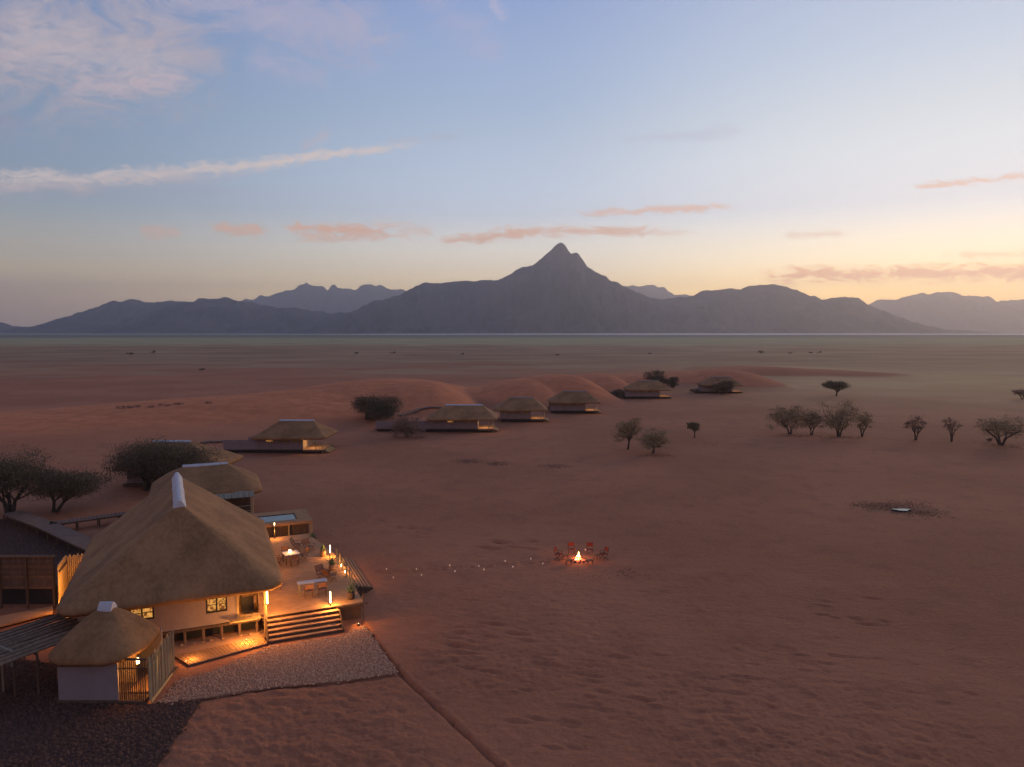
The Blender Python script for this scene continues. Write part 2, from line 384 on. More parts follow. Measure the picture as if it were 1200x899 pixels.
# ------------------------------------------------------------------ terrain
# dunes: (photo x of crest, photo y of crest, distance, half width left, half width right, half depth front, half depth back, )
DUNES = []
def dune(px, py, Yd, wl, wr, df, db, rot=0.0):
    a = (px - 600) / 841; b = -(py - 449.5) / 841
    d = (a, math.cos(PITCH) + b * math.sin(PITCH), -math.sin(PITCH) + b * math.cos(PITCH)); s = Yd / d[1]
    if px > 540: wl *= 0.8; wr *= 0.75; df *= 0.8
    DUNES.append((d[0] * s, Yd, max(H + d[2] * s, 0.3), wl, wr, df, db, rot))
dune(455, 449, 178, 30, 18, 26, 40, 0.1)
dune(505, 452, 168, 22, 9, 18, 30, 0.0)
dune(390, 462, 165, 36, 24, 22, 40, 0.1)
dune(300, 472, 150, 44, 34, 18, 40, 0.05)
dune(200, 481, 142, 40, 34, 18, 36, 0.05)
dune(90, 491, 132, 40, 36, 16, 36, 0.05)
dune(-30, 497, 126, 44, 36, 16, 36, 0.0)
dune(560, 457, 190, 20, 12, 16, 30, 0.0)
dune(668, 439, 196, 24, 12, 22, 40, 0.0)
dune(620, 447, 188, 18, 11, 20, 40, 0.0)
dune(712, 439, 224, 15, 8, 22, 40, 0.0)
dune(748, 440, 238, 16, 9, 22, 40, 0.0)
dune(800, 436, 256, 20, 14, 26, 40, 0.0)
dune(852, 434, 244, 16, 18, 24, 40, 0.0)
dune(890, 431, 300, 26, 34, 30, 50, 0.0)
dune(930, 433, 300, 22, 30, 30, 50, 0.0)
dune(985, 436, 290, 30, 40, 30, 50, 0.0)
def seg_dist(x, y, p, q):
    px, py = p; dx, dy = q[0] - px, q[1] - py; L = math.hypot(dx, dy)
    s = ((x - px) * dx + (y - py) * dy) / L ; c = (-(x - px) * dy + (y - py) * dx) / L
    return np.hypot(np.maximum(0, np.maximum(-s, s - L)), c), c, s
RUT = [at(424, 728)[:2], at(437, 746)[:2], at(470, 790)[:2], at(530, 846)[:2], at(585, 897)[:2], (1.5, 24.5), (3.2, 19.0)]
EDGE = [at(470, 790)[:2], at(400, 800)[:2], at(320, 806)[:2], at(180, 828)[:2]]
PITS = []
_pr = random.Random(21)
for (cx, cy, sx, sy, n_) in ((530, 765, 40, 22, 13), (590, 745, 25, 12, 6), (690, 790, 60, 22, 14), (770, 830, 90, 26, 20), (870, 800, 60, 20, 9), (960, 780, 60, 16, 7), (640, 850, 50, 26, 8), (880, 870, 80, 16, 10), (1080, 840, 80, 26, 8), (600, 640, 40, 10, 8), (480, 620, 40, 12, 8), (1010, 720, 90, 20, 8)):
    for i in range(n_):
        q = at(cx + _pr.gauss(0, sx * .6), cy + _pr.gauss(0, sy * .6)); k = q[1] / 45
        PITS.append((q[0], q[1], _pr.uniform(0.28, 0.75) * k, _pr.uniform(0.10, 0.24) * k, _pr.uniform(0.06, 0.14) * k))
def height(x, y):
    r = np.hypot(x, y)
    z = np.zeros_like(x)
    mx = np.zeros_like(x)
    for (cx, cy, h, wl, wr, df, db, rot) in DUNES:
        dx = x - cx + 0.12 * (y - cy) * (1 if rot == 0 else -1); dy = y - cy + 5 * fbm(x / 38 + cx, y / 38, 2)
        gx = np.where(dx < 0, dx / wl, dx / wr); gy = np.where(dy < 0, dy / df, dy / db)
        q = gx * gx + gy * gy
        mx = np.logaddexp(mx * 1.6, 1.6 * h * np.exp(-q * 1.3)) / 1.6 if False else np.maximum(mx, h * np.clip(1 - 0.42 * q, 0, 1) ** 1.7) + 0.10 * np.minimum(mx, h * np.clip(1 - 0.42 * q, 0, 1) ** 1.7)
    z += mx
    # keep the camp's flat strip flat
    wob = fbm(x / 60, y / 60, 3)
    z += np.clip((r - 60) / 100, 0, 1) * 0.35 * wob
    z += (r > 400) * np.clip((r - 400) / 1500, 0, 1) * 2.0 * fbm(x / 300, y / 300, 3)
    # trampled, hummocky sand
    m = np.clip(0.35 + 1.5 * fbm(x / 13 + 5, y / 13, 3) , 0.06, 1)
    near = np.clip((70 - r) / 30, 0, 1)
    hum = fbm(x / 0.62 + 31, y / 0.44, 4, 0.6)
    lw = 1 / (1 + np.exp((x + 3 + (y - 30) * 0.55) * 2)) * (y < 37)
    m = np.maximum(m * 0.75, lw * 0.75)
    z += near * m * 0.13 * np.sign(hum) * np.abs(hum) ** 1.2
    h2 = fbm(x / 0.42 + 3, y / 0.34 + 8, 3, 0.6); z += np.clip((48 - r) / 14, 0, 1) * (0.3 + 0.7 * m) * 0.085 * h2
    z += np.clip((110 - r) / 40, 0, 1) * 0.05 * fbm(x / 2.2, y / 1.3 + 40, 3)
    for i in range(len(RUT) - 1):
        d, c, s = seg_dist(x, y, RUT[i], RUT[i + 1])
        w = 0.05 * fbm(x * 2.5, y * 2.5, 2)
        z -= 0.20 * np.exp(-((d + w) / 0.11) ** 2)
        z += 0.03 * np.exp(-((np.hypot(c - 0.34, np.maximum(0, np.maximum(-s, s - 99)) * 0)) / 0.16) ** 2) * np.exp(-(d / 0.5) ** 4)
    for i in range(len(EDGE) - 1):
        d, c, s = seg_dist(x, y, EDGE[i], EDGE[i + 1]); z -= 0.10 * np.exp(-(d / 0.14) ** 2)
    for (qx, qy, sx, sy, dp) in PITS:
        near_ = (np.abs(x - qx) < 3 * sx) & (np.abs(y - qy) < 5 * sy)
        if not near_.any(): continue
        xx = (x[near_] - qx) / sx; yy = (y[near_] - qy + 0.25 * (x[near_] - qx)) / sy
        z[near_] += -dp * np.exp(-xx * xx - yy * yy) + 0.5 * dp * np.exp(-xx * xx - (yy - 1.9) ** 2)
    # track to the fire: scuffed sand
    d, c, s = seg_dist(x, y, at(442, 672)[:2], at(650, 657)[:2])
    z += 0.20 * np.exp(-(d / 0.55) ** 2) * (fbm(x * 2.6, y * 2.6, 2) - 0.2)
    # waterhole hollow
    wx, wy, _ = at(1057, 597)
    q = ((x - wx) / 3.2) ** 2 + ((y - wy) / 2.0) ** 2
    z += -0.12 * np.exp(-q) + 0.10 * fbm(x / 1.1, y / 1.1, 2) * np.exp(-q * 0.4)
    # flatten below buildings and the paved areas
    u = (x - OX) * cT + (y - OY) * sT; v = -(x - OX) * sT + (y - OY) * cT
    fl = 1 / (1 + np.exp(-(7.2 - u) * 2)) * 1 / (1 + np.exp(-(v + 5.0) * 2.0)) * 1 / (1 + np.exp(-(45 - v) * 0.6))
    rutd = np.full_like(x, 9.0)
    for i in range(len(RUT) - 1): rutd = np.minimum(rutd, seg_dist(x, y, RUT[i], RUT[i + 1])[0])
    for i in range(len(EDGE) - 1): rutd = np.minimum(rutd, seg_dist(x, y, EDGE[i], EDGE[i + 1])[0])
    fl = np.clip(fl, 0, 1) * np.clip((rutd - 0.15) / 0.25, 0, 1)
    z = z * (1 - fl * 0.96)
    z = z * (1 - 0.8 / (1 + np.exp((x + 15.2 + (y - 30) * 0.12) * 3)) / (1 + np.exp((y - 36) * 2)))
    z -= 0.02
    z = np.where(r > 30000, z - (r - 30000) * 0.0, z)
    return z
def make_terrain():
    rs = [0.0, 4, 8]
    r = 12.0
    while r < 24: rs.append(r); r += 0.6
    while r < 62: rs.append(r); r += 0.0030 * r
    while r < 420: rs.append(r); r += 0.0075 * r
    while r < 140000: rs.append(r); r *= 1.035
    rs = np.array(rs)
    fine = np.arange(-44, 44.01, 0.105); coarse = np.arange(46, 314.1, 4)
    th = np.radians(np.concatenate([fine, coarse]))
    A, B = np.meshgrid(th, rs[1:])
    x = B * np.sin(A); y = B * np.cos(A)
    z = height(x, y)
    n = len(th); k = len(rs) - 1
    V = np.concatenate([np.array([[0, 0, -0.02]]), np.stack([x.ravel(), y.ravel(), z.ravel()], 1)])
    i, j = np.meshgrid(np.arange(n), np.arange(k - 1)); i = i.ravel(); j = j.ravel(); i2 = (i + 1) % n
    F = np.stack([1 + j * n + i, 1 + (j + 1) * n + i, 1 + (j + 1) * n + i2, 1 + j * n + i2], 1)[:, ::-1]
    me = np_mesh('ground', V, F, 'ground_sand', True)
    o = link('ground', me, kind='structure'); o['label'] = 'red desert sand plain with dunes and dry grassland beyond'
    return o
WH = at(1057, 597)
m = bpy.data.materials.new('ground_sand'); m.use_nodes = True; t = NT(m.node_tree); M['ground_sand'] = m
b = t.n['Principled BSDF']; b.inputs['Roughness'].default_value = 0.95; b.inputs['Specular IOR Level'].default_value = 0.1
g = t.node('ShaderNodeNewGeometry'); pos = g.outputs['Position']
sp = t.node('ShaderNodeSeparateXYZ'); t.l.new(pos, sp.inputs[0]); px, py, pz = sp.outputs
nb = t.noise(pos, 0.03, 5, 0.6); nm = t.noise(pos, 0.35, 5, 0.6); nf = t.noise(pos, 4.0, 5, 0.65); ng = t.noise(t.scale(pos, (1, 1.8, 1)), 0.012, 5, 0.62)
sand = t.mix(t.ss(nb, 0.38, 0.62), (0.352, 0.142, 0.073), (0.440, 0.184, 0.096))
sand = t.mix(t.m('MULTIPLY', t.ss(nm, 0.48, 0.72), 0.5), sand, (0.25, 0.108, 0.065))
sand = t.mix(t.m('MULTIPLY', t.ss(nf, 0.40, 0.70), 0.25), sand, (0.48, 0.23, 0.145))
grit = t.noise(pos, 9.0, 6, 0.75)
sand = t.mix(t.m('MULTIPLY', t.ss(grit, 0.50, 0.66), 0.5), sand, (0.20, 0.085, 0.052))
sand = t.mix(t.m('MULTIPLY', t.ss(t.noise(t.scale(pos, (0.8, 1.6, 1)), 0.9, 6, 0.7), 0.56, 0.68), 0.45), sand, (0.21, 0.10, 0.065))
dunec = t.mix(t.ss(nm, 0.3, 0.7), (0.48, 0.170, 0.080), (0.60, 0.225, 0.105))
sand = t.mix(t.m('MULTIPLY', t.m('MULTIPLY', t.ss(pz, 0.35, 2.2), t.ss(py, 600, 420)), t.ss(px, 120, 45, 0.25, 1.0)), sand, dunec)
# olive tint: warm haze glow on the right plain put into the sand colour
glow_olive = t.mix(nm, (0.52, 0.355, 0.17), (0.64, 0.44, 0.22))
glow_right = t.m('MULTIPLY', t.m('MULTIPLY', t.ss(px, 20, 130), t.ss(py, 100, 260)), t.m('ADD', 0.35, nb), clamp=True)
sand = t.mix(t.m('MULTIPLY', glow_right, t.ss(pz, 1.2, 0.5)), sand, glow_olive)
# scrubby patches
scr = t.m('MULTIPLY', t.m('MULTIPLY', t.ss(ng, 0.56, 0.70), t.ss(nm, 0.40, 0.60)), t.m('MULTIPLY', t.ss(py, 70, 130), t.ss(pz, 1.2, 0.4)))
sand = t.mix(t.m('MULTIPLY', scr, 0.55), sand, (0.15, 0.105, 0.075))
vm2 = t.node('ShaderNodeVectorMath', operation='DISTANCE'); t.put(vm2.inputs[0], t.scale(pos, (0.55, 1, 0))); vm2.inputs[1].default_value = (WH[0] * 0.55, WH[1], 0)
mud = t.m('ADD', t.m('MULTIPLY', vm2.outputs['Value'], 0.30), t.m('MULTIPLY', t.m('SUBTRACT', t.noise(pos, 0.9, 6, 0.7), 0.5), 1.9))
sand = t.mix(t.ss(mud, 0.95, 0.35, 0.0, 0.40), sand, (0.14, 0.085, 0.055))
wy_ = t.m('ADD', py, t.m('MULTIPLY', t.m('SUBTRACT', ng, 0.5), 500))
grass = t.mix(t.ss(ng, 0.35, 0.65), (0.31, 0.275, 0.145), (0.43, 0.37, 0.19))
far_red = t.mix(t.m('ADD', t.m('MULTIPLY', t.ss(ng, 0.35, 0.65), 0.6), t.m('MULTIPLY', t.ss(px, -50, 300), 0.4)), (0.27, 0.150, 0.085), (0.46, 0.305, 0.165))
c = t.mix(t.ss(wy_, 260, 420), sand, far_red)
c = t.mix(t.ss(wy_, 750, 1050), c, grass)
c = t.mix(t.ss(wy_, 1500, 2000), c, (0.17, 0.175, 0.12))
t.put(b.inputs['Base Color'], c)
bp = t.node('ShaderNodeBump'); bp.inputs['Strength'].default_value = 1.0; bp.inputs['Distance'].default_value = 0.10
n1 = t.noise(t.scale(pos, (1.0, 1.5, 1)), 1.6, 6, 0.62, 0.3)
nff = t.noise(pos, 13.0, 4, 0.7)
bm_ = t.m('ADD', t.m('ADD', n1, t.m('MULTIPLY', nf, 0.45)), t.m('MULTIPLY', nff, 0.22))
t.put(bp.inputs['Height'], bm_); t.l.new(bp.outputs[0], b.inputs['Normal'])
make_terrain()

def foot_strip():          # bright line along the mountain foot, its glow put into a near-white colour
    mat('strip_pale', (0.92, 0.86, 0.80), 0.05, 0.002, 0)
    V = []; F = []
    n = 160
    for i in range(n + 1):
        x = -3900 + 8200 * i / n
        yc = 3050 + 80 * math.sin(x / 600) + 40 * math.sin(x / 220 + 1) - max(0, x) * 0.02
        w = 80 + 35 * math.sin(x / 470 + 2) + min(360, max(0, x + 800) * 0.2)
        if x < -1700: w *= max(0.15, 1 - (-1700 - x) / 2000)
        V += [(x, yc - w, 1.8), (x, yc + w, 2.2), ]
    for i in range(n): F.append((2 * i, 2 * i + 2, 2 * i + 3, 2 * i + 1))
    o = link('pale_strip', np_mesh('pale_strip', V, F, 'strip_pale'), kind='structure'); o['label'] = 'pale bright strip along the foot of the mountains'
foot_strip()

# ------------------------------------------------------------------ mountains
def rock_mat(name, c1, c2):
    m = bpy.data.materials.new(name); m.use_nodes = True; t = NT(m.node_tree); b = t.n['Principled BSDF']
    b.inputs['Roughness'].default_value = 0.95; b.inputs['Specular IOR Level'].default_value = 0.05
    g = t.node('ShaderNodeNewGeometry'); n = t.noise(g.outputs['Position'], 0.004, 8, 0.65)
    t.put(b.inputs['Base Color'], t.mix(t.ss(n, 0.35, 0.65), c1, c2))
    bp = t.node('ShaderNodeBump'); bp.inputs['Strength'].default_value = 0.9; bp.inputs['Distance'].default_value = 30
    t.put(bp.inputs['Height'], t.noise(g.outputs['Position'], 0.012, 7, 0.65)); t.l.new(bp.outputs[0], b.inputs['Normal'])
    M[name] = m
rock_mat('mountain_rock', (0.055, 0.055, 0.064), (0.14, 0.115, 0.11))
def mountain(label, prof, D, front, back, seed, rough=1.0):
    D, front, back = D * 0.645, front * 0.645, back * 0.645
    xs = []; zs = []
    for (px, py) in prof:
        a = (px - 600) / 841; b = -(py - 449.5) / 841
        d = (a, math.cos(PITCH) + b * math.sin(PITCH), -math.sin(PITCH) + b * math.cos(PITCH)); s = D / d[1]
        xs.append(d[0] * s); zs.append(H + d[2] * s)
    xs = np.array(xs); zs = np.array(zs)
    nx = max(160, int((xs[-1] - xs[0]) / D * 841 / 1.3)); nx = min(nx, 760)
    X1 = np.linspace(xs[0], xs[-1], nx); Z1 = np.interp(X1, xs, zs)
    k = np.array([1, 2, 1]) / 4.0
    Z1 = np.convolve(np.pad(Z1, 1, 'edge'), k, 'valid')
    jag = fbm(X1 / (D * 0.012) + seed, X1 * 0 + seed, 4, 0.55) * D * 0.0028 * rough
    Z1 = np.maximum(Z1 + jag * np.clip(Z1 / (D * 0.03), 0.2, 1), 0.0)
    ny = 90
    tt = np.linspace(-1, 1, ny)
    A, B = np.meshgrid(X1, tt); ZC = np.tile(Z1, (ny, 1))
    hmax = Z1.max()
    Yd = np.where(B < 0, B * front, B * back)
    # slope profile: steep on top, long apron at the foot; foot distance grows with height
    q = np.abs(B)
    run = 0.35 + 0.65 * (ZC / hmax)
    qq = np.clip(q / run, 0, 1)
    shape = (1 - qq) ** 1.55 * 0.82 + 0.18 * (1 - qq) ** 0.8 * (1 - qq)
    ridge = 1 - np.abs(fbm(A / (D * 0.035) + seed * 3.1, Yd / (D * 0.07) + seed, 5, 0.55)) * 3.2
    gul = (ridge - 0.6) * hmax * 0.30 * np.minimum(qq * 3.5, 1) * (1 - qq) ** 0.5
    Zf = ZC * shape + np.minimum(gul, 0.30 * hmax * (1 - shape)) * (ZC / hmax) ** 0.5
    # ridge line never above the drawn crest as seen from here
    Zf = np.minimum(Zf, (ZC - H) * (D + Yd) / D + H - 0.5 * (q > 0.02))
    Zf = np.where(q >= 0.999, -5, Zf); Zf = np.maximum(Zf, -5)
    # crest line runs along an arc at the given distance
    V = np.stack([A.ravel(), (D + Yd).ravel(), Zf.ravel()], 1)
    i, j = np.meshgrid(np.arange(nx - 1), np.arange(ny - 1)); i = i.ravel(); j = j.ravel()
    F = np.stack([j * nx + i, j * nx + i + 1, (j + 1) * nx + i + 1, (j + 1) * nx + i], 1)
    o = link('mountain', np_mesh('mountain', V, F, 'mountain_rock', True), kind='structure'); o['label'] = label
    return o
mountain('distant flat topped ridge right of the central peak', [(690, 345), (715, 334), (733, 333), (755, 333), (777, 334), (783, 339), (790, 344), (806, 344), (820, 350), (880, 372), (940, 388)], 15000, 2400, 3000, 5)
mountain('blue jagged mountain range far behind on the left', [(225, 388), (255, 366), (282, 353), (293, 348), (317, 346), (330, 342), (337, 338), (345, 338), (352, 333), (360, 332), (377, 334), (383, 338), (390, 332), (397, 337), (417, 338), (424, 334), (433, 333), (450, 334), (462, 337), (472, 339), (500, 349), (560, 372), (600, 388)], 15200, 2400, 3000, 6, 1.3)
mountain('mauve mountain range on the far right under the afterglow', [(965, 388), (1000, 366), (1030, 350), (1040, 349), (1050, 351), (1063, 347), (1080, 343), (1090, 344), (1103, 342), (1133, 345), (1150, 347), (1157, 347), (1170, 352), (1185, 351), (1200, 351), (1235, 348), (1290, 356), (1350, 362), (1420, 372), (1500, 388)], 13600, 2500, 3000, 7)
mountain('small dark hill at the far left edge', [(-330, 388), (-250, 372), (-160, 366), (-90, 372), (-40, 374), (-12, 374), (0, 378), (10, 380), (22, 386), (34, 389)], 9600, 1900, 1500, 8)
mountain('dark indigo mountain on the left with rounded shoulders', [(22, 389), (35, 385), (50, 379), (75, 372), (90, 368), (107, 361), (122, 357), (133, 353), (145, 352), (157, 351), (170, 354), (182, 355), (193, 351), (205, 352), (227, 354), (260, 362), (300, 374), (340, 388)], 9200, 1900, 2200, 9)
mountain('low dark foothill running across from left to the peak', [(120, 389), (150, 378), (190, 360), (215, 353), (228, 352), (240, 348), (250, 348), (267, 349), (283, 352), (317, 358), (340, 359), (367, 363), (390, 367), (420, 366), (450, 372), (500, 389)], 8200, 1600, 1900, 10)
mountain('rounded dark mountain sloping down to the plain on the right', [(690, 388), (740, 366), (780, 350), (800, 346), (813, 345), (822, 341), (833, 339), (850, 338), (868, 338), (876, 335), (883, 333), (895, 333), (907, 332), (917, 333), (933, 338), (942, 342), (950, 345), (963, 350), (972, 348), (980, 347), (990, 347), (1000, 348), (1013, 354), (1033, 363), (1053, 373), (1077, 380), (1110, 386), (1140, 389)], 8300, 1900, 2000, 11)
mountain('central mountain with a sharp twin pointed peak', [(350, 389), (385, 376), (400, 369), (425, 357), (440, 352), (455, 347), (472, 340), (482, 335), (493, 332), (505, 330), (520, 330), (527, 328), (538, 328), (550, 329), (568, 327), (583, 327), (588, 323), (600, 318), (613, 312), (627, 307), (638, 298), (643, 292), (647, 288), (652, 282), (657, 281), (661, 283), (665, 290), (669, 297), (672, 296), (675, 295), (678, 297), (682, 303), (688, 312), (700, 318), (708, 322), (717, 328), (733, 333), (746, 340), (760, 346), (780, 350), (810, 358), (850, 372), (900, 389)], 7800, 2200, 2000, 12, 0.8)

# ------------------------------------------------------------------ thatched roofs
def rounded_rect(x0, y0, x1, y1, r, seg=7, per=10):
    pts = []
    for cx, cy, a0 in ((x1 - r, y0 + r, -90), (x1 - r, y1 - r, 0), (x0 + r, y1 - r, 90), (x0 + r, y0 + r, 180)):
        for i in range(seg + 1):
            a = R(a0 + 90 * i / seg); pts.append((cx + r * math.cos(a), cy + r * math.sin(a)))
    out = []
    for i in range(len(pts)):
        p, q = pts[i], pts[(i + 1) % len(pts)]
        L = math.hypot(q[0] - p[0], q[1] - p[1]); k = max(1, int(L / 0.45))
        for j in range(k): out.append((p[0] + (q[0] - p[0]) * j / k, p[1] + (q[1] - p[1]) * j / k))
    return out
def thatch_roof(parent, outline, ridge, z_e, z_r, thick=0.32, bulge=0.25, rings=14, name='roof', blend=0.65, amp=0.05):
    (ax, ay), (bx, by) = ridge
    L2 = (bx - ax) ** 2 + (by - ay) ** 2
    n = len(outline); V = []; F = []
    cx = sum(p[0] for p in outline) / n; cy = sum(p[1] for p in outline) / n
    for k in range(rings + 1):
        s = k / rings
        for (x, y) in outline:
            tt = 0 if L2 == 0 else ((x - ax) * (bx - ax) + (y - ay) * (by - ay)) / L2
            tt = min(1, max(0, tt)); rx = ax + (bx - ax) * tt; ry = ay + (by - ay) * tt
            zz = z_e + (z_r - z_e) * (s + bulge * s * (1 - s) * 0.9)
            xx = x + (rx - x) * s; yy = y + (ry - y) * s
            w = float(fbm(np.array([xx * 0.8 + 3]), np.array([yy * 0.8 + zz]), 3)[0])
            V.append((xx, yy, zz + w * amp * 2 + (0 if k else 0.06 * float(vnoise(np.array([xx * 3.0]), np.array([yy * 3.0]))[0]))))
    for k in range(rings):
        for i in range(n):
            F.append((k * n + i, k * n + (i + 1) % n, (k + 1) * n + (i + 1) % n, (k + 1) * n + i))
    # cut edge of the thatch and underside
    b0 = len(V)
    for i, (x, y) in enumerate(outline):
        V.append((x + (cx - x) * 0.012, y + (cy - y) * 0.012, V[i][2] - thick))
    b1 = len(V)
    for (x, y) in outline:
        tt = 0 if L2 == 0 else ((x - ax) * (bx - ax) + (y - ay) * (by - ay)) / L2
        tt = min(1, max(0, tt)); rx = ax + (bx - ax) * tt; ry = ay + (by - ay) * tt
        V.append((x + (rx - x) * 0.92, y + (ry - y) * 0.92, z_e - thick + (z_r - z_e) * 0.90))
    for i in range(n):
        j = (i + 1) % n
        F.append((i, b0 + i, b0 + j, j)); F.append((b0 + i, b1 + i, b1 + j, b0 + j))
    me = bpy.data.meshes.new(name); me.from_pydata(V, [], F); me.materials.append(M['thatch']); me.update()
    me.polygons.foreach_set('use_smooth', [True] * len(me.polygons))
    return link(name, me, parent)
def ridge_cap(roof, a, b, z, w=0.42, h=0.30, drop=0.34, over=0.25, m='cap_cement'):
    ax, ay = a; bx, by = b; L = math.hypot(bx - ax, by - ay); ux, uy = (bx - ax) / L, (by - ay) / L
    nx, ny = -uy, ux; V = []; F = []; k = max(4, int(L / 0.4)); rr = random.Random(3)
    prof = [(-w, -drop), (-w * 0.95, -drop + 0.10), (-w * 0.35, h * 0.75), (0, h), (w * 0.35, h * 0.75), (w * 0.95, -drop + 0.10), (w, -drop)]
    for i in range(k + 1):
        s = -over + (L + 2 * over) * i / k; en = 1.0 if 0 < i < k else 0.92
        for (o, zz) in prof:
            o2 = o * en * rr.uniform(0.94, 1.06)
            V.append((ax + ux * s + nx * o2, ay + uy * s + ny * o2, z + zz + rr.uniform(-0.02, 0.02)))
    m_ = len(prof)
    for i in range(k):
        for j in range(m_ - 1): F.append((i * m_ + j, i * m_ + j + 1, (i + 1) * m_ + j + 1, (i + 1) * m_ + j))
        F.append((i * m_ + m_ - 1, i * m_, (i + 1) * m_, (i + 1) * m_ + m_ - 1))
    F.append(tuple(range(m_ - 1, -1, -1))); F.append(tuple(k * m_ + j for j in range(m_)))
    me = bpy.data.meshes.new('ridge_cap'); me.from_pydata(V, [], F); me.materials.append(M[m]); me.update()
    return link('ridge_cap', me, roof)
def window(parent, x0, x1, z0, z1, y, name='window', cols=2, rows=2, cell=True, face=-1):
    """a window in a wall that faces -y (parent space)"""
    fr = MB(); w = 0.085
    fr.box((x0, y - 0.05, z0), (x0 + w, y + 0.05, z1)); fr.box((x1 - w, y - 0.05, z0), (x1, y + 0.05, z1))
    fr.box((x0 + w, y - 0.05, z0), (x1 - w, y + 0.05, z0 + w)); fr.box((x0 + w, y - 0.05, z1 - w), (x1 - w, y + 0.05, z1))
    for i in range(1, cols):
        xc = x0 + (x1 - x0) * i / cols; fr.box((xc - 0.045, y - 0.045, z0 + w), (xc + 0.045, y + 0.045, z1 - w))
    wd = fr.build(name, 'iron', parent)
    for i in range(cols):
        xa = x0 + (x1 - x0) * i / cols + (w if i == 0 else 0.045); xb = x0 + (x1 - x0) * (i + 1) / cols - (w if i == cols - 1 else 0.045)
        for j in range(rows):
            za = z0 + w + (z1 - z0 - 2 * w) * j / rows; zb = z0 + w + (z1 - z0 - 2 * w) * (j + 1) / rows
            if j: MB().box((xa, y - 0.03, za - 0.018), (xb, y + 0.03, za + 0.018)).build('glazing_bar', 'iron', wd); za += 0.018
            if j < rows - 1: zb -= 0.018
            MB().box((xa, y - 0.008, za), (xb, y + 0.008, zb)).build('pane', 'pane_glass', wd)
    return wd

# ------------------------------------------------------------------ main lodge
lodge = thing('thatched_lodge', 'large main lodge with tall thatched roof and grey ridge cap beside the lit deck', 'building', LW(0, 0), TH)
DZ = 1.1
roof = thatch_roof(lodge, rounded_rect(-10.75, 0.2, 1.15, 17.2, 1.25), ((-4.55, 4.7), (-4.95, 14.2)), 3.35, 7.85, 0.26, 0.0, 24, amp=0.035)
ridge_cap(roof, (-4.55, 4.7), (-4.95, 14.2), 7.93, 0.36, 0.12, 0.36, 0.2)
wl = MB()   # plastered front wall with openings
WY = 1.7; WT = 3.7
def wall_with_holes(mb, x0, x1, z0, z1, y, th, holes):
    xs = sorted({x0, x1} | {h[0] for h in holes} | {h[1] for h in holes}); zs = sorted({z0, z1} | {h[2] for h in holes} | {h[3] for h in holes})
    for i in range(len(xs) - 1):
        for j in range(len(zs) - 1):
            cx, cz = (xs[i] + xs[i + 1]) / 2, (zs[j] + zs[j + 1]) / 2
            if any(h[0] < cx < h[1] and h[2] < cz < h[3] for h in holes): continue
            mb.box((xs[i], y, zs[j]), (xs[i + 1], y + th, zs[j + 1]))
wins = [(-3.25, -2.08, 1.74, 2.66), (-7.25, -6.0, 1.9, 2.72)]
wall_with_holes(wl, -9.8, -1.55, 1.02, WT, WY, 0.22, wins)
wl.box((-1.55, WY, 2.66), (-0.2, WY + .22, WT)); wl.build('wall', 'plaster', lodge)
for w_ in wins: window(lodge, *w_, WY + 0.08, rows=2)
MB().box((-9.8, 1.95, 1.0), (-9.6, 16.2, 3.6)).build('wall', 'plaster', lodge)
MB().box((-9.6, 16.0, 1.0), (-0.2, 16.2, 3.6)).build('wall', 'plaster', lodge)
MB().box((-9.6, 1.95, 0.9), (-0.15, 15.98, 1.09)).build('floor', 'deck_wood', lodge)
MB().box((-9.85, 1.62, 0.86), (-0.25, 1.80, 1.01)).build('floor_beam', 'dark_wood', lodge)
pm = MB().tube((0, 0, 0), (0, 0, 0.95), 0.09, 0.08, 8).mesh('stilt', 'walk_wood')
for i in range(10):
    link('stilt', pm, lodge, (-9.5 + i * 1.01, 1.95, -0.05))
for j in range(1, 5): link('stilt', pm, lodge, (-9.5, 1.9 + j * 3, -0.05))
MB().box((-9.4, 2.7, 0.0), (-0.3, 2.76, 0.88)).build('void_shade_sheet', 'iron', lodge)  # added dark sheet, stands in for the shade between the stilts
# serving hatch and its ledge
hz = MB(); hz.box((-1.55, 1.66, 1.2), (-1.42, 1.94, 2.66)).box((-1.42, 1.66, 1.2), (-0.22, 1.94, 1.28)).box((-1.42, 1.66, 2.58), (-0.22, 1.94, 2.655))
hz.build('hatch_frame', 'pale_pole', lodge)
MB().box((-1.98, 1.2, 1.12), (-0.22, 1.66, 1.19)).build('ledge', 'pale_pole', lodge)
MB().box((-1.28, 2.3, 1.25), (-0.55, 2.9, 2.2)).build('oven', 'iron', lodge)
MB().box((-1.24, 2.2, 2.25), (-0.42, 2.5, 2.42)).build('hanging_shelf', 'dark_wood', lodge)
MB().box((-3.6, 3.1, 1.09), (-0.5, 3.25, 3.6)).build('inner_wall', 'interior', lodge)
# corner post, pale and lit
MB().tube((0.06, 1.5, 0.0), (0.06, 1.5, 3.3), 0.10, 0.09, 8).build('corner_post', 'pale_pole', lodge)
for v in (5.2, 8.8, 12.4, 16.0): MB().tube((0.25, v, DZ), (0.25, v, 3.4), 0.08, 0.08, 8).build('post', 'pole_wood', lodge)
MB().box((0.16, 1.6, 3.22), (0.34, 17.0, 3.38)).build('eave_beam', 'dark_wood', lodge)
